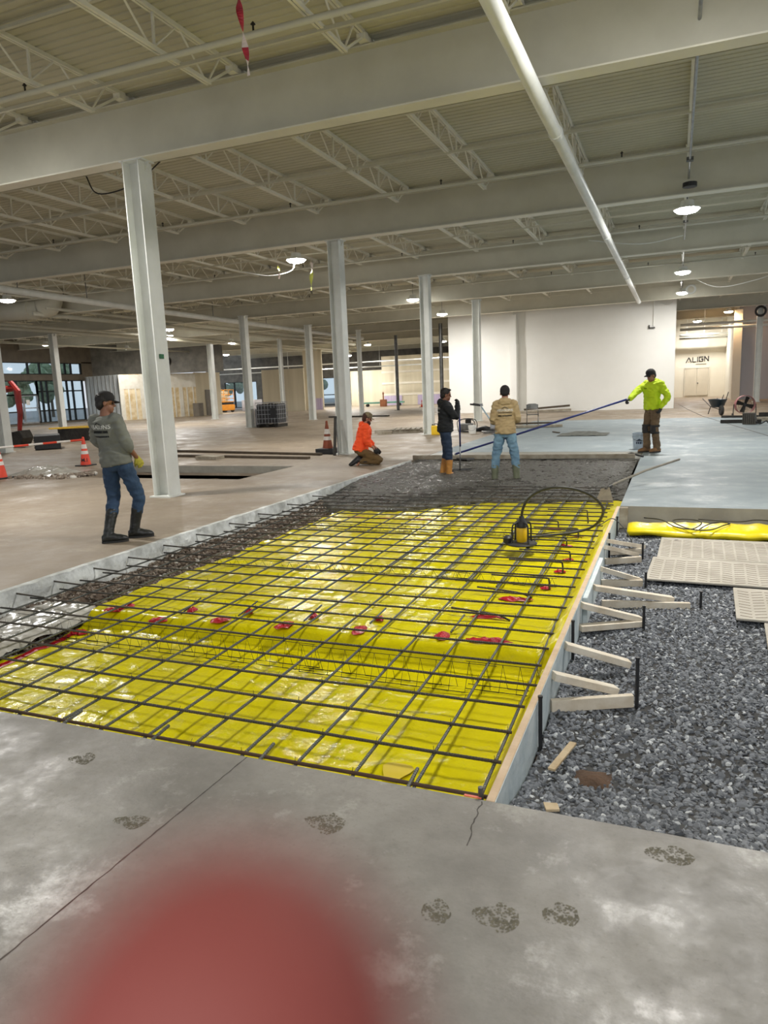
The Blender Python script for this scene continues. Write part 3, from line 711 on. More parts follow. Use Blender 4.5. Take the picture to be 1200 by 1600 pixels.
# steel bars
RZ, RR = -.075, .0082
ys = [2.612+.2885*i for i in range(31)]; xs = [-.700-.2885*i for i in range(16)]
for i, y in enumerate(ys):
    x1 = -.664-.02*random.random()-.016*(y-2.6)*.6; x0 = -5.16+.06*random.random()
    if i % 3 == 1 and i > 3: x1 += .02
    t = thing('crosswise_rebar', 'crosswise ribbed steel bar of the grid, %s from the near slab edge' % nth(i), 'rebar', ((x0+x1)/2, y, RZ), group='crosswise steel bars')
    L = (x1-x0)/2; P = [(-L+2*L*j/16, .006*N3(j, i, .6), .004*N3(j, i, .5, 2)+(.02*sm(9.5, 11, y))) for j in range(17)]
    MB().tube(P, RR if i else RR*1.1, 8).build('bar', M_rebx if i else mat('rusty_rebar', lin(92,66,50), lin(70,56,46), 6, .6, .3), t, smooth='auto')
    w = MB()
    for k, x in enumerate(xs):
        if (i+k) % 2 and i > 12: continue
        xx = x-.016*(y-2.6)-(x0+x1)/2
        if abs(xx) < L: w.tube([(xx-.012, -.012, -.012), (xx, 0, .0105), (xx+.012, .012, -.012)], .0014, 4); w.tube([(xx, 0, .010), (xx+.004*random.uniform(-1, 1), .006, .024)], .0013, 4)
    o = w.build('tie_wire', M_darksteel, t); o['kind'] = 'stuff'
for k, x in enumerate(xs):
    P = [(-.016*(2.44+8.9*j/24-2.6)+.005*N3(j, k, .5, 7), 2.43+.02*random.random()*(j == 0)+8.9*j/24, .004*N3(j, k, .7, 5)) for j in range(25)]
    o = MB().tube(P, RR, 8).build('lengthwise_rebar', M_reby, smooth='auto', loc=(x, 0, RZ-.0172)); tag(o, 'lengthwise ribbed steel bar of the grid, %s from the form board' % nth(k), 'rebar', 'lengthwise steel bars')
# a second lengthwise layer lapped on the far half
for k, x in enumerate(xs[1:7]):
    o = MB().tube([(-.016*(y-2.6), y, 0) for y in (5.6+.1*k, 7, 9, 11)], RR, 8).build('lapped_rebar', M_reby, smooth='auto', loc=(x-.022, 0, RZ-.0172)); tag(o, 'lapped lengthwise bar beside the grid bar, %s from the form board' % nth(k), 'rebar', 'lapped steel bars')
# dowels: slab edge stubs left, near stubs, hooked bars right
dl = [(3.93, -.06), (4.35, -.05), (4.76, -.05), (5.25, -.05), (5.72, -.05), (6.3, -.05), (6.9, -.05), (7.6, -.05), (8.3, -.05), (9.1, -.05), (9.9, -.05)]
for i, (y, z) in enumerate(dl):
    o = MB().tube([(CURB_X-.02, y, z), (-4.98, y-.01, z-.01)], RR, 8).build('edge_dowel', M_rebx, smooth='auto'); tag(o, 'short steel dowel drilled into the left slab edge, %s from the near end' % nth(i), 'dowel', 'left edge dowels')
for i, x in enumerate((-2.93, -2.35, -1.73, -1.0)):
    o = MB().tube([(x, EDGE_Y-.02, -.085), (x-.005, EDGE_Y+.24, -.06)], RR*1.05, 8).build('edge_dowel', M_reby, smooth='auto'); tag(o, 'short steel dowel at the near slab edge, %s from the left' % nth(i), 'dowel', 'near edge dowels')
hk = [(-.95, 5.95), (-.92, 6.53), (-.91, 6.97), (-1.03, 7.6), (-.97, 8.1), (-1.25, 8.5), (-.95, 8.9), (-1.0, 9.3)]
for i, (x, y) in enumerate(hk):
    z = -.06; o = MB().tube(smoothpath([(x-.5, y+.005, z), (x-.25, y, z), (x-.03, y, z), (x, y, z-.02), (x+.004, y-.004, sheet_z(x, y)+.01)], 4), RR, 8).build('hooked_rebar', M_rebx, smooth='auto'); tag(o, 'steel bar with a hook bent down near the form board, %s from the near end' % nth(i), 'rebar', 'hooked steel bars')
for i, (x, y) in enumerate(((-1.2, 5.0), (-1.15, 5.6))):
    o = MB().tube(smoothpath([(x-.35, y+.05, -.09), (x, y, -.1), (x+.12, y-.02, -.13)], 4), RR, 8).build('loose_rebar', M_rebx, smooth='auto'); tag(o, 'short loose bar resting on the %s red tape patch' % ('nearer' if i == 0 else 'farther'), 'rebar')
# little leaning stubs behind the ridge
for i, (x, y) in enumerate(far[1:]+[(-1.40, 4.72)]):
    o = MB().tube([(x-.02, y-.12, sheet_z(x, y)+.015), (x+.02, y+.1, -.06)], .007, 6).build('steel_stub', M_reby); tag(o, 'short leaning steel stub wrapped with red tape, %s from the left' % nth(i), 'rebar', 'leaning stubs')
# wire bolsters carrying the bars
for r, (y, segs) in enumerate(((4.0, [(-4.9, -3.55), (-3.6, -2.2), (-2.3, -.95), (-1.15, -.72)]), (6.05, [(-4.4, -3.0), (-3.1, -1.7), (-1.8, -.9)]), (8.0, [(-4.4, -3.0), (-3.1, -1.7), (-1.8, -.95)]))):
    for i, (a, b) in enumerate(segs):
        zb = sheet_z((a+b)/2, y)+.01; zt = RZ-.012; yy = y+.03*(i % 2); w = MB()
        t = thing('wire_bolster', 'wire bolster chair under the bars, %s from the left in the %s row' % (nth(i), nth(r)), 'rebar support', (0, yy, 0), group='wire bolsters')
        MB().tube([(a, 0, zt), (b, 0, zt)], .002, 5).build('top_wire', M_darksteel, t)
        MB().tube([(a, -.035, zb), (b, -.035, zb)], .0024, 5).tube([(a, .035, zb), (b, .035, zb)], .0024, 5).build('base_wire', M_darksteel, t)
        n = int((b-a)/.105)
        P = []
        for k in range(n+1):
            x = a+.02+k*.105; q = [(x-.02, -.035, zb-.004), (x, 0, zt), (x+.02, .035, zb-.004)]; P += q if k % 2 == 0 else q[::-1]
        w.tube(P, .0019, 5).build('leg_wire', M_darksteel, t)
# wet concrete
FX = [-5.31, -4.7, -4.2, -3.6, -3.1, -2.6, -1.8, -.6]; FY = [10.1, 9.35, 9.2, 9.3, 9.85, 10.25, 10.35, 10.6]
front = lambda x: float(np.interp(x, FX, FY))+.10*N3(x, 0, 3.5, 4)+.05*N3(x, 0, 11, 6)
vs = []; fs = []; nx, ny = 230, 290; y1 = 15.0
for i in range(nx+1):
    x = CURB_X+.03+(BOARD_X-.002-CURB_X-.03)*i/nx; fr = front(x)
    for j in range(ny+1):
        t = (j/ny)**1.35; y = fr+(y1-fr)*t; d = y-fr
        z = -.235+.10*sm(0, .10, d)+.115*sm(.1, 1.9, d)
        a = sm(.1, .6, d)
        z += a*(.016*N3(x, y, 3.2, 2)+.010*N3(x, y, 9, 1)+.010*N3(x, y, 24, 3)+.008*N3(x, y, 45, 3))
        vs.append((x, y, min(z, .004)))
for i in range(nx):
    for j in range(ny):
        a = i*(ny+1)+j; fs.append((a, a+ny+1, a+ny+2, a+1))
o = MB().add(vs, fs).build('wet_concrete', M_wet, smooth=True); tag(o, 'rough dark wet concrete being poured over the bar grid', 'concrete', kind='stuff')
o = MB().span((CURB_X+.01, 15.0, -.2), (BOARD_X+.03, POUR_Y, -.003)).build('screeded_concrete', M_wetsmooth); tag(o, 'smooth freshly screeded concrete band behind the straight edge', 'concrete', kind='stuff')
o = MB().beam((-5.36, 14.85, .045), (-.70, 15.05, .045), .05, .09).build('screed_board', M_woodgrey, bevel=.004); tag(o, 'long grey straight edge board lying across the wet concrete', 'board')
o = MB().tube(smoothpath([(-.9, 15.3, .03), (-.78, 15.35, .07), (-.66, 15.25, .04), (-.55, 15.2, .02)], 5), .02, 6).build('glove', M_rubber, smooth=True); tag(o, 'dark rag lying at the right end of the straight edge', 'rag')

# ------------------------------------------------------------------ form board, kickers, stakes
t = thing('form_board', 'long whitewashed wooden form board between the grid and the gravel', 'form board', (-.62, 0, 0))
for a, b in ((EDGE_Y+.005, 5.88), (5.885, STEP_Y-.01)):
    n = MB().span((-.019, a, -.27), (.016, b, 0)).build('board', mat('board_edge_pine', lin(214,190,160), lin(196,168,136), 6, .75, bump=.2), t, bevel=.003)
    MB().span((.0165, a, -.27), (.019, b, -.004)).build('board_face', M_paintwood, t)
MB().span((.02, 5.32, -.24), (.055, 6.62, -.02)).build('splice_board', M_paintwood, t, bevel=.003)
MB().span((.02, 9.2, -.26), (.12, 9.29, .0)).build('end_block', M_woodgrey, t, bevel=.003)
br = [((-.595, 3.86, -.045), (-.27, 4.08, -.185), 'nearest slanting wooden kicker against the form board', .085),
      ((-.595, 3.80, -.20), (-.17, 3.98, -.19), 'nearest flat wooden brace on the gravel', .07),
      ((-.595, 4.36, -.05), (-.22, 4.52, -.19), 'second slanting kicker, alone without a flat brace', .075),
      ((-.595, 5.20, -.04), (-.19, 5.43, -.19), 'third slanting kicker from the near end, with a knot', .07),
      ((-.595, 5.12, -.19), (-.18, 5.41, -.21), 'flat brace below the third slanting kicker', .07),
      ((-.556, 5.72, -.05), (.03, 5.98, -.18), 'longest slanting kicker reaching far over the gravel', .065),
      ((-.50, 5.78, -.20), (.16, 5.95, -.22), 'long flat brace below the longest kicker', .06),
      ((-.56, 6.36, -.06), (-.24, 6.57, -.20), 'short slanting kicker beside the second mat corner', .06),
      ((-.56, 6.40, -.20), (-.22, 6.52, -.21), 'short flat brace beside the second mat corner', .06),
      ((-.595, 7.10, -.03), (-.32, 7.56, -.20), 'nearer slanting kicker of the farthest pair', .06),
      ((-.595, 7.39, -.03), (-.27, 7.90, -.19), 'farther slanting kicker of the farthest pair', .06),
      ((-.595, 7.20, -.20), (-.27, 7.41, -.21), 'flat brace below the nearer kicker of the farthest pair', .06),
      ((-.595, 7.62, -.20), (-.27, 7.78, -.21), 'farthest flat wooden brace along the form board', .06)]
M_kick = mat('kicker_pine', lin(226,218,202), lin(200,186,164), 5, .75, bump=.2, stretch=(1,1,1))
for i, (p, q, lb, h) in enumerate(br):
    o = MB().beam(p, q, *((.07, .042) if 'slanting' in lb else (.036, h))).build('wooden_brace', M_kick, bevel=.002); tag(o, lb, 'brace', 'wooden braces of the form board')
for i, (x, y, zt, lb) in enumerate([(-.585, 3.39, .04, 'black steel stake at the near part of the form board'), (-.15, 4.0, .06, 'tall black stake at the end of the nearest flat brace'), (-.583, 4.63, .03, 'black stake on the form board beside the second kicker'),
    (-.165, 5.36, -.06, 'black stake at the end of the third brace'), (.24, 5.99, -.10, 'black stake standing alone in the gravel'), (-.19, 6.45, -.09, 'black stake at the mat corner'), (-.583, 7.5, .03, 'black stake on the form board at the farthest kickers'), (-.26, 7.6, -.08, 'black stake ending the farthest braces'), (-.583, 8.6, -.0, 'small black stake on the far end of the form board')]):
    t = thing('steel_stake', lb, 'stake', (x, y, 0), group='black form stakes')
    MB().tube([(0, 0, -.32), (0, 0, zt-.01)], .0105, 8).build('rod', M_black, t, smooth='auto'); MB().tube([(0, 0, zt-.012), (0, 0, zt)], .0125, 8).build('mushroom_head', M_black, t)
# pinkish flagged pin at the near board corner
t = thing('survey_pin', 'little steel pin with pink ribbon at the near board corner', 'pin', (-.665, 2.50, 0)); MB().tube([(0, 0, -.05), (0, 0, .035)], .011, 8).build('rod', M_steel, t); MB().box((-.03, -.01, -.005), (.07, .012, .004)).build('ribbon', mat('coral_ribbon', lin(226,120,96)), t)
o = MB().box((0, 0, 0), (.035, .29, .012)).build('wood_offcut', M_wood, loc=(-.45, 3.22, -.175), bevel=.002); o.rotation_euler = (0, 0, -.22); tag(o, 'small thin wood offcut lying on the gravel', 'wood scrap')
o = MB().prism([(0, 0), (.05, .02), (.035, .06), (-.02, .05)], .01).build('wood_chip', M_wood, loc=(-.43, 2.62, gz(-.43, 2.62)+.015)); tag(o, 'tiny wood chip on the gravel near the slab edge', 'wood scrap')
# ground mats
M_mat = mat('mat_plastic', lin(184,178,166), lin(160,153,140), 2.2, .75, bump=.1); M_tread = mat('mat_tread', lin(132,122,110), lin(152,143,130), 3, .8)
def gmat(c0, ang, ln, wd, label, holes=False):
    t = thing('ground_mat', label, 'ground mat', (c0[0], c0[1], -.205), ang, group='ground protection mats')
    MB().span((0, 0, 0), (ln, wd, .018)).build('panel', M_mat, t, bevel=.005)
    mb = MB(); nx = int(ln/.1); ny = int((wd-.06)/.075)
    for i in range(nx):
        for j in range(ny):
            a = .5 if i % 2 else -.35
            mb.box((.07+i*.1, .06+j*.075, .0185), (.085, .010, .003), Matrix.Rotation(.38 if i % 2 else -.38, 3, 'Z'))
    o = mb.build('tread', M_tread, t); o['kind'] = 'stuff'
    if holes: MB().tube([(.16, wd-.12, .017), (.16, wd-.12, .0195)], .022, 12).build('handle_hole', M_black, t)
gmat((-.12, 7.46), -.03, 2.4, .95, 'farthest patterned ground mat beside the yellow folded sheet', True)
gmat((-.20, 6.60), -.05, 2.4, .86, 'second patterned ground mat, its corner near the short kicker')
gmat((.47, 5.63), -.04, 2.2, .85, 'third patterned ground mat, half out of the picture')
gmat((.59, 4.62), -.06, 2.0, .95, 'nearest ground mat, only its corner showing at the picture edge')
# folded yellow sheet along the step, with a loose cable on it
mb = MB(); rs = []
for i in range(90):
    x = -.47+i*.045; k = noise.noise(Vector((x*2.2, 1, 3))); k2 = noise.noise(Vector((x*6, 4, 3))); e = 1-.25*math.exp(-i*.35)
    rs.append(((x, 8.76+.02*k2, -.175+.008*k2), (0, (.27+.03*k)*e, .02*k), (.02*k2, .015*k2, (.082+.022*k+.012*k2)*e)))
mb.rings(rs, 30)
for i, v in enumerate(mb.v):
    p = Vector(v); d = .014*noise.noise(p*7)+.012*abs(noise.noise(Vector((p.x*3, p.y*14, p.z*14)))); mb.v[i] = (p.x, p.y+d, p.z+d)
o = mb.build('folded_sheet', M_yellow2, smooth=True); tag(o, 'folded bright yellow plastic sheet lying along the slab step', 'plastic sheet')
o = MB().tube(smoothpath([(-.30, 9.0, -.08), (-.1, 8.78, -.06), (.05, 8.55, -.09), (.22, 8.50, -.1), (.32, 8.62, -.06), (.28, 8.82, -.06), (.1, 8.86, -.06), (.02, 8.7, -.06), (.2, 8.5, -.1), (.4, 8.48, -.1), (.55, 8.62, -.07), (.62, 8.75, -.07), (.5, 8.8, -.07), (.38, 8.66, -.08), (.3, 8.5, -.1)], 6), .007, 6).build('loose_cable', M_darksteel, smooth=True); tag(o, 'thin dark cable looped over the folded yellow sheet', 'cable')
o = MB().tube(smoothpath([(.3, 9.0, -.08), (.7, 8.86, -.07), (.9, 8.95, -.06), (1.1, 9.0, -.08)], 6), .006, 6).build('loose_cable', M_darksteel, smooth=True); tag(o, 'second thin cable behind the looped one at the slab step', 'cable')
# vibrator pump and its hose
t = thing('concrete_vibrator', 'yellow motor in a black tube cage standing on the bars', 'vibrator', (-1.43, 7.2, RZ+.012))
MB().lathe([(.05, .03), (.054, .04), (.054, .17), (.05, .18)], 20).build('motor_housing', mat('motor_yellow', lin(232,190,24), lin(214,172,20), 4, .4), t, smooth='auto')
MB().lathe([(.052, .18), (.06, .19), (.055, .23), (.035, .26), (.022, .30)], 20).build('motor_cap', M_black, t, smooth='auto')
MB().lathe([(.15, 0), (.16, .012), (.15, .022), (.06, .03)], 24, Matrix.Translation((.0, 0, 0))).build('base_plate', M_rubber, t, smooth='auto')
for i in range(4):
    a = PI/4+i*PI/2; c, s = math.cos(a), math.sin(a)
    MB().tube(smoothpath([(.05*c, .05*s, .235), (.10*c, .10*s, .22), (.115*c, .115*s, .17), (.115*c, .115*s, .06), (.13*c, .13*s, .015)], 5), .009, 8).build('cage_bar', M_black, t, smooth=True)
MB().lathe([(.03, 0), (.05, .01), (.05, .06), (.03, .08)], 14, Matrix.Translation((-.14, -.02, .01))).build('plug_box', M_black, t, smooth='auto')
o = MB().tube(smoothpath([(-1.43, 7.2, .22), (-1.41, 7.18, .32), (-1.34, 7.16, .44), (-1.20, 7.15, .525), (-1.04, 7.15, .55), (-.87, 7.2, .52), (-.72, 7.3, .43), (-.65, 7.5, .28), (-.70, 7.7, .12), (-.82, 7.85, .0), (-1.0, 7.82, -.05), (-1.22, 7.65, -.052), (-1.42, 7.5, -.05)], 8), .014, 10).build('vibrator_hose', M_cable, smooth=True); tag(o, 'thick black hose arching up from the yellow motor', 'hose')
o = MB().tube(smoothpath([(-1.3, 7.75, -.055), (-.95, 8.0, -.055), (-.75, 8.2, -.03), (-.62, 8.3, .03), (-.5, 8.25, -.05), (-.38, 7.95, -.16), (-.36, 7.8, -.215)], 8), .006, 6).build('extension_cord', M_cable, smooth=True); tag(o, 'thin dark cord crossing the form board down to the gravel', 'cord')
# shovel stuck in the concrete edge
t = thing('shovel', 'square shovel with a long wooden handle stuck in the wet concrete', 'shovel', (-.86, 10.25, -.03))
MB().add([(-.12, -.12, -.06), (.12, -.12, -.06), (.05, .10, .12), (-.07, .12, .10), (-.12, -.10, -.07), (.12, -.10, -.07), (.05, .12, .11), (-.07, .14, .09)], [(0,1,2,3), (7,6,5,4), (0,4,5,1), (1,5,6,2), (2,6,7,3), (3,7,4,0)]).build('blade', mat('muddy_blade', lin(122,112,92), lin(98,90,74), 8, .7), t, bevel=.006)
MB().tube([(0, .1, .1), (.12, .4, .14), (.5, .85, .27), (.955, 1.35, .38)], .017, 10).build('handle', mat('grey_handle', lin(140,134,120), lin(116,110,98), 6, .7), t, smooth=True)
MB().tube([(.0, .08, .09), (.06, .25, .12)], .024, 10).build('socket', M_darksteel, t, smooth=True)
# ------------------------------------------------------------------ people
def fuse(mb, voxel, name, smooth=2, wr=0.0, ws=9.0, seed=0.0):
    """one continuous surface out of overlapping closed shapes"""
    me = mb.mesh(name); bm = bmesh.new(); bm.from_mesh(me); bmesh.ops.recalc_face_normals(bm, faces=bm.faces); bm.to_mesh(me); bm.free()
    o = bpy.data.objects.new(name, me); COL.objects.link(o)
    r = o.modifiers.new('r', 'REMESH'); r.mode = 'VOXEL'; r.voxel_size = voxel; r.adaptivity = 0
    if smooth:
        s = o.modifiers.new('s', 'SMOOTH'); s.iterations = smooth; s.factor = .5
    dg = bpy.context.evaluated_depsgraph_get(); out = bpy.data.meshes.new_from_object(o.evaluated_get(dg))
    bpy.data.objects.remove(o); out.name = name
    if wr:
        ns = [v.normal.copy() for v in out.vertices]
        for v, n in zip(out.vertices, ns):
            c = v.co; q = Vector((c.x*ws, c.y*ws, c.z*ws*1.7+seed))
            v.co = c+n*wr*(1-2*abs(noise.noise(q))-.35+.4*noise.noise(q*2.3))
        out.update()
    return out
M_skin = mat('skin', lin(172,122,96), lin(160,108,84), 9, .5); M_skin2 = mat('tanned_skin', lin(140,96,72), lin(126,84,62), 9, .5)
M_hair = mat('dark_hair', lin(34,28,25), lin(22,18,17), 30, .6); M_beard = mat('brown_beard', lin(78,46,34), lin(56,34,26), 40, .8, bump=.4, bscale=90)
M_eye = mat('eye_dark', lin(30,24,20), None, rough=.2)
def frame(d, side):
    d = Vector(d).normalized(); s = Vector(side); s = (s-d*s.dot(d)).normalized(); return s, d.cross(s) if False else s.cross(d), d
def limb(mb, pts, rs, n=14, sub=5):
    P = smoothpath(pts, sub); R = []
    for i in range(len(pts)-1):
        for j in range(sub): R.append(rs[i]+(rs[i+1]-rs[i])*j/sub)
    R.append(rs[-1]); mb.tube(P, R, n); mb.ell(P[0], R[0], n=12, k=8); mb.ell(P[-1], R[-1], n=12, k=8)
def hand(mb, w, d, pn, inf=0.0, curl=.5, side=1, sc=1.0):
    """palm, four unequal bent fingers and a thumb leaving the side of the palm"""
    w = Vector(w); d = Vector(d).normalized(); pn = Vector(pn); pn = (pn-d*pn.dot(d)).normalized(); s = d.cross(pn)*side
    k = sc
    mb.rings([(w-d*.02*k, s*(.026+inf)*k, pn*(.02+inf)*k), (w+d*.02*k, s*(.033+inf)*k, pn*(.017+inf)*k), (w+d*.06*k, s*(.041+inf)*k, pn*(.015+inf)*k), (w+d*.092*k, s*(.040+inf)*k, pn*(.012+inf)*k)], 14)
    for i, (off, ln) in enumerate(((-.031, .92), (-.0105, 1.0), (.0105, .95), (.031, .76))):
        p = w+d*(.086-.004*abs(i-1.3))*k+s*off*k; dd = d.copy(); P = [p-d*.02*k, p]; a = 0
        for seg, L in enumerate((.044, .027, .022)):
            a += curl*(.75, 1.0, .7)[seg]; dd = d*math.cos(a)+pn*math.sin(a); p = p+dd*L*ln*k; P.append(p)
        mb.tube(P, [(.0095+inf)*k, (.0095+inf)*k, (.009+inf)*k, (.0082+inf)*k, (.0068+inf)*k], 8)
        mb.ell(P[-1], (.0068+inf)*k, n=8, k=6)
    b = w+d*.025*k-s*.026*k; td = (d*.75-s*.6+pn*.35).normalized(); td2 = (d*.85-s*.1+pn*(.3+.5*curl)).normalized()
    P = [b, b+td*.038*k, b+td*.038*k+td2*.03*k, b+td*.038*k+td2*.055*k]
    mb.tube(P, [(.015+inf)*k, (.012+inf)*k, (.0105+inf)*k, (.008+inf)*k], 8); mb.ell(P[-1], (.008+inf)*k, n=8, k=6)
TR = [(-.16, .085, .085), (-.04, .155, .115), (.12, .165, .12), (.40, .142, .104), (.62, .160, .115), (.82, .178, .115), (.93, .150, .092), (1.0, .075, .068)]
def person(label, loc, rz, sc, ps, of, group=None):
    """ps: joints in a frame that faces +Y; of: outfit"""
    t = thing('person', label, 'person', loc, rz, group); t.scale = (sc, sc, sc)
    V = {k: Vector(v) for k, v in ps.items() if isinstance(v, tuple)}
    P, C = V['pelvis'], V['neck']; up = (C-P).normalized()
    hs = (V['hip_r']-V['hip_l']).normalized(); ss = (V['sh_r']-V['sh_l']).normalized()
    def torso(mb, inf, t0=-.2, t1=1.01, lo=0.0):
        rs = []
        for tt, rx, ry in TR:
            if tt < t0 or tt > t1: continue
            sd = hs.lerp(ss, min(1, max(0, tt))).normalized(); sd = (sd-up*sd.dot(up)).normalized(); fw = up.cross(sd)
            e = inf+lo*max(0, .5-tt)
            rs.append((P.lerp(C, tt)+fw*(.012 if .3 < tt < .9 else 0), sd*(rx+e), fw*(ry+e)))
        mb.rings(rs, 24)
        for k in ('sh_r', 'sh_l') if t1 > .9 else (): mb.ell(V[k].lerp(C, .12), .062+inf*.8, n=12, k=8)
    # ---- body
    b = MB(); torso(b, -.012)
    H = V['head']; hd = ps.get('look', (0, 1, 0)); hu = (H-C).normalized(); lk = Vector(hd); hu2 = Vector(ps.get('head_up', tuple(hu)))
    s_, f_, u_ = None, None, None
    u_ = hu2.normalized(); f_ = (lk-u_*lk.dot(u_)).normalized(); s_ = f_.cross(u_); RH = Matrix((s_, f_, u_)).transposed()
    hp = lambda x, y, z: H+RH @ Vector((x, y, z))
    b.tube([P.lerp(C, .93), C+hu*.03, H-u_*.05], [.066, .058, .056], 14)
    b.ell(hp(0, -.012, .03), (.075, .095, .092), RH); b.ell(hp(0, .022, -.045), (.057, .066, .068), RH); b.ell(hp(0, .066, -.083), (.028, .022, .022), RH)
    b.rings([(hp(0, .078, .022), s_*.008, u_*.004+f_*.004), (hp(0, .100, -.012), s_*.013, f_*.010), (hp(0, .092, -.024), s_*.015, f_*.010)], 8); b.ell(hp(0, .1, -.016), .012, n=8, k=6)
    b.ell(hp(0, .086, -.052), (.023, .009, .006), RH, 8, 6); b.ell(hp(0, .083, -.062), (.02, .01, .006), RH, 8, 6); b.ell(hp(0, .076, .027), (.05, .014, .01), RH)
    for k in (-1, 1): b.ell(hp(.077*k, -.006, -.012), (.011, .02, .031), RH, 10, 7)
    for q in ('r', 'l'):
        limb(b, [V['sh_'+q], V['el_'+q], V['wr_'+q]], [.050, .038, .026]); limb(b, [V['hip_'+q], V['kn_'+q], V['an_'+q]], [.08, .052, .038])
        sd = 1 if q == 'r' else -1
        hand(b, V['wr_'+q], V['hd_'+q], V['pn_'+q], 0, ps.get('curl_'+q, .5), sd)
        A = V['an_'+q]; T = V['toe_'+q].normalized(); su = T.cross(Vector((0, 0, 1))) if abs(T.z) < .9 else Vector((1, 0, 0)); su.normalize(); fu = su.cross(T)
        b.rings([(A-T*.03-fu*.02, su*.025, fu*.03), (A+T*.0-fu*.03, su*.03, fu*.035), (A+T*.08-fu*.045, su*.033, fu*.022), (A+T*.145-fu*.055, su*.028, fu*.013)], 12)
    link(fuse(b, .0075, 'body', 2), 'body', of.get('skin', M_skin), t, smooth=True)
    for k in (-1, 1): MB().ell(hp(.031*k, .074, .008), .0115, n=10, k=8).build('eye', M_eye, t, smooth=True)
    # ---- hair or hat
    if 'hair' in of:
        h = MB(); h.ell(hp(0, -.028, .046), (.086, .096, .088), RH, 20, 14); h.ell(hp(0, -.055, -.01), (.076, .06, .075), RH); h.ell(hp(0, .035, .105), (.058, .045, .02), RH)
        link(fuse(h, .008, 'hair', 2, .006, 40), 'hair', of['hair'], t, smooth=True)
    if 'beard' in of:
        h = MB(); h.ell(hp(0, .05, -.085), (.058, .05, .05), RH); h.ell(hp(0, .035, -.06), (.066, .045, .045), RH); link(fuse(h, .008, 'beard', 1, .004, 40), 'beard', of['beard'], t, smooth=True)
    if 'cap' in of:
        h = MB(); h.lathe([(.084, 0), (.087, .03), (.081, .065), (.062, .092), (.03, .108), (.004, .112)], 24, Matrix.Translation(hp(0, -.008, .036)) @ RH.to_4x4() @ Matrix.Diagonal((1, 1.16, 1, 1)))
        c = h.build('cap', of['cap'], t, smooth='auto')
        n = 12; vs = []
        for j, rr in enumerate((0, .5, 1)):
            for i in range(n+1):
                a = PI*(i/n); x = .078*math.cos(a)*(1-.04*rr); y = .072+.045*0+(.078*math.sin(a)**.7)*rr*1.0+.02*math.sin(a)*(1-rr); vs.append((x, y+.0, .042-.012*rr-.9*x*x*1.6))
        fs = [(j*(n+1)+i, j*(n+1)+i+1, (j+1)*(n+1)+i+1, (j+1)*(n+1)+i) for j in range(2) for i in range(n)]
        m2 = MB().add([hp(*v) for v in vs], fs); o = m2.build('brim', of.get('brim', of['cap']), c, smooth=True); so = o.modifiers.new('s', 'SOLIDIFY'); so.thickness = .006
    if 'beanie' in of:
        h = MB(); h.ell(hp(0, -.016, .045), (.087, .105, .098), RH, 20, 14); h.ell(hp(0, -.05, .0), (.08, .065, .06), RH); link(fuse(h, .008, 'beanie', 2, .004, 30), 'beanie', of['beanie'], t, smooth=True)
    # ---- trousers
    if 'trousers' in of:
        h = MB(); torso(h, .012, -.2, .15); 
        for q in ('r', 'l'):
            e = of.get('cuff', .92); an = V['kn_'+q].lerp(V['an_'+q], e)
            limb(h, [V['hip_'+q], V['hip_'+q].lerp(V['kn_'+q], .5), V['kn_'+q], V['kn_'+q].lerp(an, .5), an], [.098, .09, .074, .072, of.get('hemr', .064)])
        link(fuse(h, .011, 'trousers', 2, .012, 8, 3), 'trousers', of['trousers'], t, smooth=True)
    # ---- shirt / hoodie
    inf = of.get('loose', .022); h = MB(); torso(h, inf, of.get('hem', -.1), 1.01, .015)
    for q in ('r', 'l'):
        e = of.get('sleeve_'+q, .95); w = V['el_'+q].lerp(V['wr_'+q], e)
        limb(h, [V['sh_'+q], V['sh_'+q].lerp(V['el_'+q], .5), V['el_'+q], w], [.064+inf*.5, .060+inf*.4, .052+inf*.4, .042+inf*.2])
    sm_ = fuse(h, .011, 'shirt', 3, of.get('wrinkle', .011), 8, 9)
    so = link(sm_, of.get('top_name', 'shirt'), of['top'], t, smooth=True)
    fw = up.cross(ss)
    if of.get('hood'):
        h = MB(); h.ell(C-fw*.085-up*.0, (.115, .06, .075), Matrix((ss, fw, up)).transposed()); h.tube([C+ss*(.088*math.cos(a))+fw*(.085*math.sin(a)-.005)+up*(.012-.03*math.sin(a)) for a in [i*.35 for i in range(18)]], .028, 8, closed=True)
        link(fuse(h, .01, 'hood', 2, .01, 12), 'hood', of['top'], so, smooth=True)
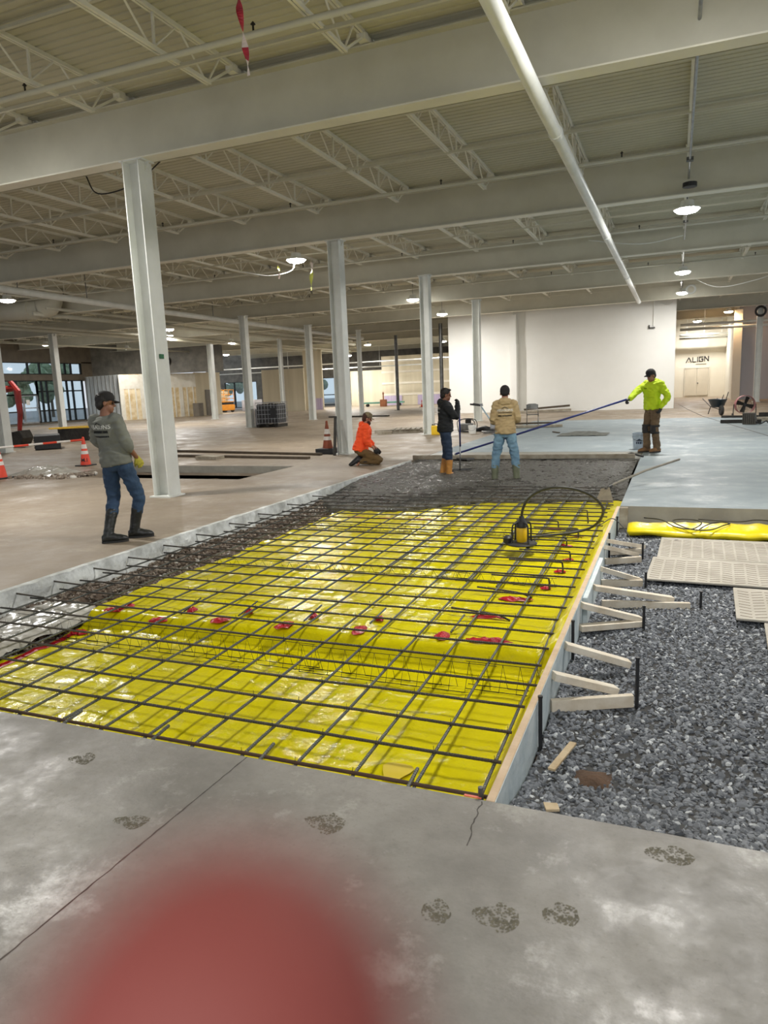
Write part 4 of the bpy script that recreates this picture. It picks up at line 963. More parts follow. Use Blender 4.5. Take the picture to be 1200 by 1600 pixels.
    # ---- lettering laid onto the cloth
    if 'print' in of:
        bv = BVHTree.FromPolygons([v.co for v in sm_.vertices], [p.vertices[:] for p in sm_.polygons])
        for txt, size, z, m_, side, xo in of['print']:
            if txt.startswith('#'):
                me = MB()
                if txt == '#bar':
                    for i in range(12): me.box((-.11+.02*i, 0, 0), (.0165, size, .002))
                if txt == '#roof':
                    for i in range(14): me.add([(-.055+i*.008, -.012+.03*(1-abs(i-6.5)/7)-.008, 0), (-.055+(i+1)*.008, -.012+.03*(1-abs(i+1-6.5)/7)-.008, 0), (-.055+(i+1)*.008, -.012+.03*(1-abs(i+1-6.5)/7)+.004, 0), (-.055+i*.008, -.012+.03*(1-abs(i-6.5)/7)+.004, 0)], [(0,1,2,3)])
                if txt == '#small':
                    for i in range(6): me.box((-.035+.014*i, 0, 0), (.012, size, .002))
                me = me.mesh('print')
            else: me = text_mesh(txt, size, .0)
            d = fw*side; xa = ss*(-side)*-1 if side > 0 else ss
            xa = -ss if side > 0 else ss
            org = P.lerp(C, z); bad = 0
            for v in me.vertices:
                p = org+xa*(v.co.x+xo)+up*v.co.y; hit = bv.ray_cast(p+d*.5, -d)
                v.co = (hit[0]+d*.004) if hit[0] else p+d*.14
            link(me, 'print', m_, so)
    if 'pads' in of:
        for q in ('r', 'l'):
            K = V['kn_'+q]; h = MB(); h.ell(K+Vector((0, .045, .0)), (.075, .055, .11)); h.tube([K+Vector((0, 0, .05)), K+Vector((0, 0, .09))], .098, 14); h.tube([K-Vector((0, 0, .05)), K-Vector((0, 0, .09))], .094, 14)
            link(fuse(h, .01, 'knee_pad', 1), 'knee_pad', of['pads'], t, smooth=True)
    # ---- gloves
    for q in ('r', 'l'):
        g = of.get('glove_'+q)
        if g:
            h = MB(); hand(h, V['wr_'+q], V['hd_'+q], V['pn_'+q], .0035, ps.get('curl_'+q, .5), 1 if q == 'r' else -1)
            link(fuse(h, .006, 'glove', 1), 'glove', g, t, smooth=True)
    # ---- boots
    for q in ('r', 'l'):
        A = V['an_'+q]; K = V['kn_'+q]; T = V['toe_'+q].normalized(); z = Vector(ps.get('sole_up_'+q, (0, 0, 1))); su = T.cross(z).normalized(); fu = su.cross(T)
        h = MB(); top = of.get('boot_top', .12)
        hh = Vector(A).lerp(K, top/.4)
        h.rings([(A-T*.085-fu*.045, su*.03, fu*.036), (A-T*.05-fu*.032, su*.044, fu*.052), (A+T*.03-fu*.030, su*.050, fu*.058), (A+T*.09-fu*.043, su*.052, fu*.047), (A+T*.15-fu*.052, su*.050, fu*.040), (A+T*.19-fu*.058, su*.038, fu*.030), (A+T*.21-fu*.066, su*.018, fu*.014)], 16)
        h.tube([A-fu*.04-T*.02, A+(hh-A)*.4-T*.008, hh], [.056, .060, of.get('boot_r', .064)], 16)
        bo = link(fuse(h, .008, 'boot', 2, .003, 14), 'boot', of['boot'], t, smooth=True)
        MB().rings([(A-T*.10-fu*.083, su*.02, T*.02), (A-T*.10-fu*.083, su*.02, T*.02)], 4)
        sl = MB(); pr = [(-.088, .026), (-.07, .04), (0, .044), (.08, .052), (.14, .051), (.19, .036), (.21, .014)]
        vs = [A+T*a+su*w-fu*.094 for a, w in pr]+[A+T*a-su*w-fu*.094 for a, w in reversed(pr)]; nn = len(vs)
        vs += [v+fu*.022 for v in vs]; sl.add(vs, [tuple(range(nn-1, -1, -1)), tuple(range(nn, 2*nn))]+[(i, (i+1) % nn, nn+(i+1) % nn, nn+i) for i in range(nn)])
        sl.build('sole', of.get('sole', M_rubber), bo)
    return t
M_jean = mat('dark_denim', lin(52,76,104), lin(38,58,84), 7, .85, bump=.2, bscale=60); M_jean2 = mat('light_denim', lin(120,152,170), lin(88,118,140), 5, .85, bump=.2, bscale=60); M_jean3 = mat('navy_denim', lin(50,66,88), lin(36,50,70), 7, .85)
M_greyT = mat('grey_jersey', lin(122,124,116), lin(110,112,105), 6, .9); M_tanh = mat('tan_fleece', lin(178,156,116), lin(162,140,102), 6, .9); M_hiviz = mat('lime_fleece', lin(196,220,28), lin(178,204,24), 5, .8)
M_hivo = mat('orange_fleece', lin(255,90,34), lin(244,78,28), 5, .8); M_blk = mat('black_fleece', lin(38,40,42), lin(28,30,32), 6, .9); M_brownp = mat('brown_canvas', lin(112,92,68), lin(90,72,52), 6, .9); M_olivep = mat('olive_brown_canvas', lin(104,80,44), lin(86,66,38), 6, .9)
M_gly = mat('yellow_glove', lin(190,180,70), lin(160,150,56), 20, .8); M_glb = mat('black_glove', lin(34,33,33), lin(48,46,45), 20, .8); M_capb = mat('black_cap_cloth', lin(28,26,27), lin(36,33,33), 8, .85); M_camo = mat('camo_cap_cloth', lin(138,124,96), lin(96,84,62), 28, .85)
M_bootblk = mat('black_rubber_boot', lin(40,42,40), lin(30,31,30), 7, .4); M_boottan = mat('tan_rubber_boot', lin(200,140,64), lin(178,118,52), 7, .5); M_bootgrn = mat('muddy_green_boot', lin(104,108,84), lin(84,88,68), 7, .55); M_bootsuede = mat('suede_boot', lin(140,104,68), lin(116,86,58), 9, .85)
M_prw = mat('white_print', lin(214,214,208)); M_prk = mat('dark_print', lin(36,38,40))
STAND = dict(pelvis=(0, 0, .93), neck=(0, .01, 1.47), head=(0, .035, 1.615), sh_r=(.168, 0, 1.425), sh_l=(-.168, 0, 1.425), hip_r=(.09, 0, .90), hip_l=(-.09, 0, .90),
             kn_r=(.10, .02, .49), kn_l=(-.10, .02, .49), an_r=(.10, -.02, .095), an_l=(-.10, -.02, .095), toe_r=(.15, 1, 0), toe_l=(-.15, 1, 0),
             el_r=(.24, -.02, 1.14), el_l=(-.24, -.02, 1.14), wr_r=(.27, .08, .90), wr_l=(-.27, .08, .90), hd_r=(0, .3, -1), hd_l=(0, .3, -1), pn_r=(-1, 0, 0), pn_l=(1, 0, 0))
def pose(**k): d = dict(STAND); d.update(k); return d
person('man in a grey shirt and black cap walking left of the pit, seen from behind', (-5.82, 6.27, 0), -.02, .965,
    pose(pelvis=(0, 0, .92), neck=(-.05, -.05, 1.46), head=(-.045, -.02, 1.605), look=(.75, .62, -.08), sh_r=(.115, -.05, 1.41), sh_l=(-.215, -.045, 1.41),
         hip_r=(.09, .02, .90), hip_l=(-.09, -.01, .90), kn_r=(.14, .15, .50), kn_l=(-.10, .0, .49), an_r=(.06, .13, .095), an_l=(-.04, -.19, .095), toe_r=(.8, .6, 0), toe_l=(.75, .65, 0),
         el_r=(.205, -.02, 1.14), wr_r=(.20, .12, .97), hd_r=(.15, .45, -.85), pn_r=(-.8, .4, 0), el_l=(-.33, .06, 1.16), wr_l=(-.18, .26, 1.02), hd_l=(.6, .6, 0), pn_l=(.3, -.3, .8), curl_r=.6),
    dict(skin=M_skin2, hair=M_hair, cap=M_capb, top=M_greyT, trousers=M_jean, cuff=.45, hemr=.062, boot=M_bootblk, boot_r=.07, boot_top=.27, glove_r=M_gly, hem=-.14, loose=.022, sleeve_r=.35, sleeve_l=.4, wrinkle=.014,
         print=[('HISASONS', .066, .80, M_prw, -1, -.02), ('#roof', .02, .865, M_prk, -1, -.02), ('#bar', .030, .70, M_prk, -1, -.02), ('#bar', .018, .60, M_prk, -1, -.02)]))
person('bearded man in a bright orange hoodie kneeling beside the column', (-6.02, 13.75, 0), -1.20, .97,
    pose(pelvis=(0, -.12, .33), neck=(0, .02, .86), head=(0, .07, 1.00), look=(0, 1, -.15), sh_r=(.185, .02, .81), sh_l=(-.185, .02, .81), hip_r=(.1, -.10, .31), hip_l=(-.1, -.10, .31),
         kn_r=(.15, .30, .09), kn_l=(-.15, .30, .09), an_r=(.12, -.16, .10), an_l=(-.12, -.16, .10), toe_r=(0, -.75, -.65), toe_l=(0, -.75, -.65), sole_up_r=(0, .65, -.75), sole_up_l=(0, .65, -.75),
         el_r=(.22, .04, .53), wr_r=(.19, .20, .36), hd_r=(-.1, .6, -.8), pn_r=(-1, 0, 0), el_l=(-.22, .06, .53), wr_l=(-.15, .24, .33), hd_l=(.1, .6, -.8), pn_l=(1, 0, 0), curl_r=.7, curl_l=.7),
    dict(skin=M_skin, beard=M_beard, hair=M_beard, cap=M_camo, top=M_hivo, top_name='hoodie', hood=True, trousers=M_olivep, cuff=.85, boot=M_black, boot_top=.2, glove_r=M_glb, glove_l=M_glb, loose=.04, hem=-.05, sleeve_r=.5, sleeve_l=.5, wrinkle=.016))
person('man in a black jacket resting both hands on a rake handle, standing in the concrete', (-3.92, 12.68, -.11), -1.22, .95,
    pose(pelvis=(0, 0, .93), neck=(0, .0, 1.47), head=(0, .03, 1.61), look=(.0, 1, .15), el_r=(.225, .20, 1.19), wr_r=(.055, .245, 1.42), hd_r=(-.5, .15, .8), pn_r=(-.6, -.6, 0), el_l=(-.22, .22, 1.17), wr_l=(-.04, .255, 1.38), hd_l=(.6, .1, .75), pn_l=(.6, -.6, 0), curl_r=.9, curl_l=.9,
         kn_r=(.09, .05, .49), an_r=(.11, .06, .095), an_l=(-.10, -.06, .095)),
    dict(skin=M_skin2, hair=M_hair, top=M_blk, top_name='jacket', hood=True, trousers=M_jean3, cuff=.42, hemr=.06, boot=M_boottan, boot_r=.072, boot_top=.27, glove_r=M_glb, glove_l=M_glb, loose=.028, wrinkle=.016,
         print=[('HISASONS', .055, .80, M_prw, -1, 0), ('#bar', .02, .66, M_prw, -1, 0)]))
person('man in a tan hoodie and black beanie standing in the wet concrete', (-2.65, 12.0, -.12), .20, .955,
    pose(kn_r=(.17, .01, .49), kn_l=(-.17, .01, .49), an_r=(.20, 0, .095), an_l=(-.20, 0, .095), look=(0, 1, -.12), sh_r=(.152, 0, 1.425), sh_l=(-.152, 0, 1.425), el_r=(.215, .0, 1.15), wr_r=(.11, .22, 1.12), hd_r=(-.7, .6, .1), pn_r=(-.3, -.6, 0), el_l=(-.21, .0, 1.14), wr_l=(-.10, .23, 1.10), hd_l=(.7, .6, .1), pn_l=(.3, -.6, 0), curl_r=.9, curl_l=.9),
    dict(skin=M_skin, beanie=M_capb, top=M_tanh, top_name='hoodie', hood=True, trousers=M_jean2, cuff=.5, hemr=.062, boot=M_bootgrn, boot_r=.069, boot_top=.26, loose=.018, wrinkle=.016,
         print=[('HISASONS', .060, .72, M_prw, -1, 0), ('#roof', .02, .80, M_prk, -1, 0), ('#bar', .012, .645, M_prk, -1, 0), ('#bar', .02, .545, M_prk, -1, 0)]))
person('man in a lime yellow hoodie pulling the long blue pole', (-.42, 16.3, 0), 2.30, 1.01,
    pose(neck=(0, .03, 1.47), head=(.0, .075, 1.60), look=(-.15, 1, -.5), sh_r=(.175, .05, 1.42), sh_l=(-.18, -.02, 1.42), el_r=(.14, .33, 1.27), wr_r=(.04, .56, 1.14), hd_r=(0, .9, -.35), pn_r=(-.3, -.35, -.9), el_l=(-.31, -.10, 1.16), wr_l=(-.25, .0, .95), hd_l=(.1, .35, -1), pn_l=(1, .2, 0), curl_r=1.1, curl_l=.7,
         an_r=(.09, .06, .095), an_l=(-.10, -.05, .095), kn_r=(.10, .06, .5), toe_r=(.1, 1, 0), toe_l=(-.1, 1, 0)),
    dict(skin=M_skin2, hair=M_hair, cap=M_capb, top=M_hiviz, top_name='hoodie', hood=True, pads=M_glb, trousers=M_brownp, cuff=.97, hemr=.075, boot=M_bootsuede, boot_top=.14, glove_r=M_glb, glove_l=M_glb, loose=.034, hem=-.05, wrinkle=.018,
         print=[('#small', .014, .78, M_prk, 1, -.06)]))
# ------------------------------------------------------------------ tools and equipment
M_blue = mat('blue_pole_paint', lin(36,50,120), lin(28,40,100), 5, .35)
t = thing('bull_float', 'long blue pole with a flat float blade, held by the man in lime', 'float', (0, 0, 0))
hx = Vector((-1.02, 15.93, 1.12)); he = Vector((-4.42, 15.0, .10))
MB().tube([hx+(hx-he).normalized()*.1, he], .022, 12).build('pole', M_blue, t, smooth=True)
MB().beam((-4.85, 15.35, .02), (-4.0, 14.72, .02), .2, .03).build('float_blade', M_steel, t, bevel=.004); MB().tube([he, (-4.43, 15.02, .03)], .03, 8).box((-4.43, 15.03, .05), (.12, .12, .05)).build('bracket', M_alu, t)
t = thing('concrete_rake', 'rake with a blue handle under the hands of the man in black', 'rake', (0, 0, 0))
MB().tube([(-3.672, 12.765, 1.27), (-3.72, 12.95, .45)], .016, 10).build('handle', M_blue, t, smooth=True); MB().tube([(-3.72, 12.95, .45), (-3.765, 13.05, -.02)], .014, 10).build('lower_shaft', M_alu, t, smooth=True); MB().beam((-3.98, 13.0, -.03), (-3.56, 13.12, -.03), .012, .09).build('rake_head', M_steel, t)
def bucket(label, loc, r, h, m, logo=False):
    t = thing('bucket', label, 'bucket', loc)
    MB().lathe([(r*.86, 0), (r, h), (r*1.03, h), (r*1.03, h-.03), (r*.97, h-.03), (r*.97, h), (r*.94, h), (r*.8, .01)], 28).build('pail', m, t, smooth='auto')
    MB().lathe([(r*1.0, h-.075), (r*1.04, h-.07), (r*1.04, h-.055), (r*.99, h-.05)], 28, None, False).build('rib', m, t, smooth='auto')
    MB().tube(smoothpath([(-r, 0, h-.06), (-r*.8, -r*.75, h-.13), (0, -r*1.08, h-.17), (r*.8, -r*.75, h-.13), (r, 0, h-.06)], 5), .004, 6).build('bail_handle', M_steel, t)
    if logo:
        mb = MB(); 
        for i in range(10):
            a0 = -PI/2-.45+.09*i; a1 = a0+.09
            z0 = lambda a: h*.55+.045*(1-abs(a+PI/2)/.45)
            q = lambda a, z: (r*.97*math.cos(a), r*.97*math.sin(a), z)
            mb.add([q(a0, h*.52), q(a1, h*.52), q(a1, z0(a1)), q(a0, z0(a0))], [(0,1,2,3)]); 
            if i % 3 != 2: mb.add([q(a0, h*.36), q(a1, h*.36), q(a1, h*.48), q(a0, h*.48)], [(0,1,2,3)])
        mb.build('print', mat('navy_print', lin(40,52,74)), t)
    return t
bucket('grey plastic bucket with a dark printed roof, beside the man in lime', (-.70, 16.95, 0), .155, .37, mat('grey_bucket', lin(166,178,188), lin(152,164,176), 3, .4), True)
o = MB().prism([(0, 0), (.12, .02), (.13, .10), (.02, .09)], .02, Matrix.Translation((-.62, 16.93, .37)) @ Matrix.Rotation(1.1, 4, 'X')).build('trowel', M_alu, bevel=.003); tag(o, 'trowel blade sticking out of the grey bucket', 'trowel')
bucket('white pail on the floor behind the man in black', (-6.1, 22.7, 0), .13, .27, M_wall)
# yellow can and mixer mess by the third column
t = thing('fuel_can', 'yellow fuel can at the foot of the third column', 'can', (-7.22, 22.35, 0)); MB().prism([(-.15, 0), (.15, 0), (.15, .24), (.06, .31), (-.15, .31)], .17, Matrix(((1,0,0,0),(0,0,-1,.08),(0,1,0,0),(0,0,0,1)))).build('tank', mat('can_yellow', lin(236,196,40), lin(220,180,30), 4, .4), t, bevel=.02); MB().tube([(-.06, 0, .3), (-.06, 0, .36), (.08, 0, .36), (.1, 0, .28)], .014, 8).build('handle', M_black, t); MB().lathe([(.03, .3), (.03, .34), (.02, .35)], 12, Matrix.Translation((-.12, 0, 0))).build('lid', M_black, t)
t = thing('generator', 'small dark machine with a frame behind the man in black', 'machine', (-6.5, 23.5, 0))
MB().box((0, 0, .18), (.42, .3, .24)).build('engine', M_steel, t, bevel=.03); MB().lathe([(.1, 0), (.1, .12)], 14, Matrix.Translation((.05, 0, .3))).build('tank', M_darksteel, t)
for s in (-.14, .14): MB().tube(smoothpath([(-.26, s, .03), (-.26, s, .4), (.26, s, .4), (.26, s, .03), (-.26, s, .03)], 4), .014, 6).build('frame_tube', M_black, t)
o = MB().tube(smoothpath([(-6.2, 23.7, .03), (-5.9, 23.5, .12), (-5.75, 23.4, .1), (-5.6, 23.5, .04)], 5), [.08]*15+[.03], 8).build('tarp_bundle', M_black, smooth=True); tag(o, 'dark cloth bundle right of the white pail', 'bundle')
t = thing('power_trowel', 'walk behind trowel machine with black grips, behind the man in tan', 'trowel machine', (-5.3, 22.6, 0))
MB().lathe([(.42, .05), (.45, .06), (.45, .09), (.42, .1), (.42, .05)], 24, None, False).build('guard_ring', M_steel, t); MB().box((0, 0, .28), (.3, .3, .28)).build('engine', M_alu, t, bevel=.03); MB().tube([(-.08, 0, .3), (-.45, -.02, .86)], .022, 8).build('handle_tube', mat('pale_blue_tube', lin(150,176,190)), t); MB().tube([(-.45, -.15, .90), (-.45, .15, .90)], .02, 8).box((-.47, 0, .93), (.1, .1, .07)).build('control_head', M_alu, t)
for s in (-1, 1): MB().tube([(-.46, s*.14, .91), (-.78, s*.2, .96)], .028, 8).build('grip', M_black, t)
for i in range(4):
    c, s = math.cos(i*PI/2), math.sin(i*PI/2); MB().beam((.05*c, .05*s, .02), (.4*c, .4*s, .02), .13, .01).build('blade', M_steel, t)
t = thing('folding_chair', 'grey metal folding chair behind the man in tan', 'chair', (-4.72, 25.9, 0), .25)
for s in (-.2, .2):
    MB().tube(smoothpath([(s, -.22, 0), (s, .05, .42), (s, .18, .78)], 4), .012, 6).build('leg', M_steel, t); MB().tube([(s, .25, 0), (s, -.12, .46)], .012, 6).build('leg', M_steel, t)
MB().box((0, -.02, .43), (.4, .38, .025)).build('seat', M_steel, t, bevel=.01); MB().rings([((0, .16, .62), (.21, 0, 0), (0, .014, .0)), ((0, .17, .66), (.215, 0, 0), (0, .014, .0)), ((0, .19, .78), (.19, 0, 0), (0, .014, 0)), ((0, .195, .81), (.12, 0, 0), (0, .012, 0))], 16).build('backrest', M_steel, t)
t = thing('pallet', 'low wooden pallet with boards on it, left of the man in black', 'pallet', (-8.85, 23.9, 0), .25)
for i in range(6): MB().box((-.45+.18*i, 0, .125), (.13, 1.1, .02)).build('deck_board', M_woodgrey, t)
for s in (-.45, 0, .45): MB().box((0, s, .06), (1.1, .08, .11)).build('stringer', M_woodgrey, t)
for i, (x, y, l, a, lb) in enumerate(((-9.3, 23.0, .5, .2, 'wood block in front of the pallet'), (-9.6, 23.7, .7, .3, 'short board left of the pallet'), (-7.95, 23.8, .7, .1, 'thin board between the pallet and the column'))):
    o = MB().box((0, 0, .05), (l, .18, .1)).build('board', M_woodgrey, loc=(x, y, 0), bevel=.004); o.rotation_euler.z = a; tag(o, lb, 'board')
# long lumber and steel on the floors
for i, (p, q, w, h, lb) in enumerate((((-13.6, 16.9, .03), (-8.1, 15.75, .03), .1, .06, 'long dark timber on the floor left of the cone'), ((-12.3, 15.5, .03), (-8.0, 14.9, .03), .12, .06, 'nearer long dark timber pointing at the column foot'), ((-11.2, 15.0, .04), (-10.5, 14.9, .04), .3, .08, 'short pale board under the dark timbers'),
    ((-7.3, 37.6, .16), (-5.0, 38.0, .3), .12, .1, 'upper long plank leaning on the stack by the white wall'), ((-7.6, 37.3, .06), (-4.9, 37.7, .1), .3, .1, 'lower planks lying by the white wall'), ((-5.9, 24.9, .05), (-3.6, 25.4, .05), .3, .08, 'flat boards on the floor by the folding chair'), ((-5.9, 25.6, .12), (-3.9, 26.0, .12), .1, .06, 'thin rail across the folding chair feet'),
    ((-3.5, 22.7, .02), (-3.25, 22.3, .02), .06, .03, 'little stick left of the burlap'), ((1.42, 25.85, .06), (2.6, 25.7, .06), .12, .11, 'dark timber in front of the drum fan'), ((1.6, 28.7, .06), (4.0, 28.4, .06), .1, .08, 'thin timber behind the tool box, by the fan'), ((2.4, 26.6, .07), (4.4, 26.4, .07), .3, .13, 'pale timber stack at the right picture edge'), ((2.7, 27.6, .14), (4.6, 27.5, .14), .12, .2, 'dark steel beam piece at the right picture edge'), ((-18.6, 37.5, .04), (-14.8, 37.2, .04), .3, .07, 'dark flat strip on the far floor behind the kneeling man'))):
    o = MB().beam(p, q, w, h).build('timber', M_darksteel if i in (8, 9, 11, 12) else (M_woodgrey if i in (2, 4, 5, 10) else mat('dark_timber', lin(92,80,64), lin(70,60,48), 5, .8)), bevel=.004); tag(o, lb, 'timber')
o = heightfield(-3.15, -1.75, 21.0, 22.2, 40, 30, lambda x, y: .012+.07*max(0, 1-((x+2.45)/.7)**2)*max(0, 1-((y-21.6)/.55)**2)+.04*abs(N3(x, y*.6, 5))*max(0, 1-((x+2.45)/.68)**2)).build('burlap_sheet', mat('grey_burlap', lin(110,112,106), lin(84,86,80), 9, .95), smooth=True); tag(o, 'crumpled dark grey burlap on the pale slab', 'sheet')
# wheelbarrow, fan, tool box
t = thing('wheelbarrow', 'dark blue wheelbarrow standing on the floor before the passage', 'wheelbarrow', (1.58, 31.3, 0), PI+.25)
M_wb = mat('dark_blue_tray', lin(28,52,66), lin(22,40,52), 4, .4)
mb = MB(); mb.rings([((0, 0, .30), (.18, 0, 0), (0, .25, 0)), ((0, 0, .31), (.2, 0, 0), (0, .3, 0)), ((0, .03, .60), (.34, 0, 0), (0, .45, 0)), ((0, .03, .615), (.36, 0, 0), (0, .47, 0)), ((0, .03, .60), (.32, 0, 0), (0, .43, 0)), ((0, .0, .36), (.17, 0, 0), (0, .25, 0))], 20); mb.build('tray', M_wb, t, smooth='auto')
MB().lathe([(.05, -.05), (.18, -.05), (.2, -.02), (.2, .02), (.18, .05), (.05, .05)], 20, Matrix.Translation((0, .52, .2)) @ Matrix.Rotation(PI/2, 4, 'Y')).build('wheel', M_rubber, t)
for s in (-1, 1):
    MB().tube([(s*.06, .55, .22), (s*.2, -.2, .33), (s*.28, -.95, .62)], .018, 8).build('handle', M_darksteel, t); MB().tube([(s*.2, -.15, .33), (s*.23, -.35, .02)], .016, 8).build('leg', M_darksteel, t)
for s in (0, .16):
    o = MB().tube([(s, 0, 0), (s+.14, .1, .52-.1*(s == 0))], .015, 8).build('shovel', M_darksteel, loc=(1.66, 31.2, .36)); tag(o, '%s dark shovel handle sticking up out of the wheelbarrow' % ('longer' if s else 'shorter'), 'shovel')
t = thing('drum_fan', 'round reddish drum fan on a tilting stand', 'fan', (2.42, 29.6, 0), PI+.15)
MF = mat('faded_red_drum', lin(150,92,92), lin(120,70,72), 6, .5); Mx = Matrix.Translation((0, 0, .44)) @ Matrix.Rotation(PI/2, 4, 'X')
MB().lathe([(.325, -.13), (.34, -.13), (.34, .13), (.325, .13), (.325, -.13)], 32, Mx, False).build('drum', MF, t, smooth='auto')
g = MB()
for s in (-.125, .125):
    for r in (.1, .18, .26, .33): g.tube([Mx @ Vector((r*math.cos(a), r*math.sin(a), s)) for a in [i*PI/16 for i in range(32)]], .003, 4, closed=True)
    for i in range(10): g.tube([Mx @ Vector((.05*math.cos(i*PI/5), .05*math.sin(i*PI/5), s)), Mx @ Vector((.33*math.cos(i*PI/5), .33*math.sin(i*PI/5), s))], .003, 4)
g.build('guard_grille', M_darksteel, t)
for i in range(4):
    a = i*PI/2+.35; R = Matrix.Rotation(a, 4, 'Z'); MB().add([Mx @ (R @ Vector(p)) for p in ((.04, -.05, -.02), (.29, -.085, -.045), (.30, .07, .035), (.04, .05, .02), (.04, -.05, -.012), (.29, -.085, -.037), (.30, .07, .043), (.04, .05, .028))], [(0,1,2,3), (7,6,5,4), (0,4,5,1), (1,5,6,2), (2,6,7,3), (3,7,4,0)]).build('blade', M_darksteel, t)
MB().lathe([(.055, -.06), (.055, .06)], 14, Mx).build('hub', M_black, t)
MB().tube(smoothpath([(-.37, 0, .46), (-.385, 0, .2), (-.36, 0, .03), (-.2, .0, .02), (.2, 0, .02), (.36, 0, .03), (.385, 0, .2), (.37, 0, .46)], 4), .016, 8).build('stand', M_black, t)
for s in (-.36, .36): MB().tube([(s, -.25, .02), (s, .25, .02)], .016, 8).build('foot', M_black, t); 
for s in (-.36, .36): MB().lathe([(.06, -.02), (.06, .02)], 14, Matrix.Translation((s, -.22, .06)) @ Matrix.Rotation(PI/2, 4, 'Y')).build('wheel', M_rubber, t)
t = thing('tool_bag', 'grey slatted radiator like box before the drum fan', 'box', (2.22, 25.1, 0), -.3); MB().prism([(-.19, 0), (.19, 0), (.13, .36), (-.2, .36)], .3, Matrix(((1,0,0,0),(0,0,-1,.15),(0,1,0,0),(0,0,0,1)))).build('body', mat('bag_cloth', lin(92,88,80), lin(70,66,60), 12, .8), t, bevel=.01)
for i in range(6): MB().box((-.16+.06*i, -.155, .18), (.02, .012, .3)).build('slat', M_darksteel, t)
o = MB().tube(smoothpath([(2.35, 25.0, .08), (2.5, 24.9, .03), (2.66, 25.0, .1), (2.74, 25.0, .03), (2.84, 25.1, .12), (2.92, 25.1, .03), (3.02, 25.2, .12), (3.1, 25.2, .03)], 5), .02, 6).build('hose', M_black, smooth=True); tag(o, 'dark curly hose right of the grey box', 'hose')
t = thing('wall_bracket', 'thin conduit drop with a bracket on the large white wall', 'conduit', (-1.05, 38.33, 0)); MB().tube([(-1.2, 0, 5.35), (-.1, 0, 5.35), (0, 0, 5.2), (0, 0, 4.05)], .03, 8).build('conduit', M_wall, t); MB().box((-.08, -.02, 3.96), (.3, .06, .05)).box((-.2, -.02, 4.02), (.05, .06, .16)).build('bracket', M_darksteel, t)
# IBC tote
t = thing('caged_tank', 'black tank in a grey wire cage on a pallet, beside the column', 'tank', (-17.45, 29.1, 0), .05)
MB().box((0, 0, .62), (1.1, .95, .9)).build('tank', mat('black_tank', lin(44,44,46), lin(34,34,36), 3, .4), t, bevel=.08); g = MB()
for i in range(8): x = -.57+i*1.14/7; g.tube([(x, -.5, .15), (x, -.5, 1.14)], .011, 6).tube([(x, .5, .15), (x, .5, 1.14)], .011, 6)
for i in range(6): y = -.5+i*.2; g.tube([(-.57, y, .15), (-.57, y, 1.14)], .011, 6).tube([(.57, y, .15), (.57, y, 1.14)], .011, 6)
for z in (.2, .4, .6, .8, 1.0, 1.13): g.tube([(-.57, -.5, z), (.57, -.5, z), (.57, .5, z), (-.57, .5, z)], .011, 6, closed=True)
g.build('wire_cage', M_alu, t); MB().box((.36, -.525, .66), (.3, .02, .45)).build('label_plate', M_black, t); MB().lathe([(.1, 1.07), (.1, 1.1)], 14).build('lid', M_black, t)
for x in (-.48, 0, .48): MB().box((x, 0, .07), (.14, 1.0, .13)).build('pallet_foot', M_darksteel, t)
o = MB().span((-18.28, 28.95, 0), (-18.1, 29.5, .85)).build('crate', M_greywall, bevel=.01); tag(o, 'narrow grey box between the column and the caged tank', 'box')
# scissor lift, crates
t = thing('scissor_lift', 'orange scissor lift parked by the far window', 'lift', (-36.9, 53.6, 0))
MO = mat('lift_orange', lin(226,150,40), lin(206,130,30), 3, .5)
MB().box((0, 0, .42), (1.15, 1.6, .5)).build('chassis', MO, t, bevel=.04)
for x in (-.45, .45):
    for y in (-.55, .55): MB().lathe([(.2, -.07), (.2, .07)], 16, Matrix.Translation((x, y, .2)) @ Matrix.Rotation(PI/2, 4, 'Y')).build('wheel', M_rubber, t)
MB().box((0, 0, .78), (1.0, 1.5, .2)).build('scissor_stack', M_black, t); g = MB()
for x in (-.55, .55):
    for y in (-.75, 0, .75): g.tube([(x, y, .9), (x, y, 1.95)], .025, 6)
for z in (1.2, 1.55, 1.95): g.tube([(-.55, -.75, z), (.55, -.75, z), (.55, .75, z), (-.55, .75, z)], .025, 6, closed=True)
g.build('guard_rail', MO, t); MB().box((0, 0, .92), (1.12, 1.55, .06)).build('platform', MO, t)
for i in range(3):
    for k in range(3):
        o = MB().box((-.35+.36*k, 0, .16+.3*i), (.33, .4, .28)).build('carton', M_wood, loc=(-36.9, 53.3, .95), bevel=.01); tag(o, '%s carton from the left in the %s layer on the orange lift' % (nth(k), nth(i)), 'carton', 'cartons on the orange lift')
o = MB().span((-36.0, 55, 0), (-34.6, 56.2, 1.0)).build('machine', M_greywall, bevel=.03); tag(o, 'grey blue machine right of the orange lift', 'machine')
o = MB().span((-34.35, 45.7, 0), (-33.8, 46.3, 1.0)).build('cabinet', mat('grey_cabinet', lin(126,118,106), lin(112,105,95), 3, .6), bevel=.01); tag(o, 'low grey cabinet by the grey partition door', 'cabinet')
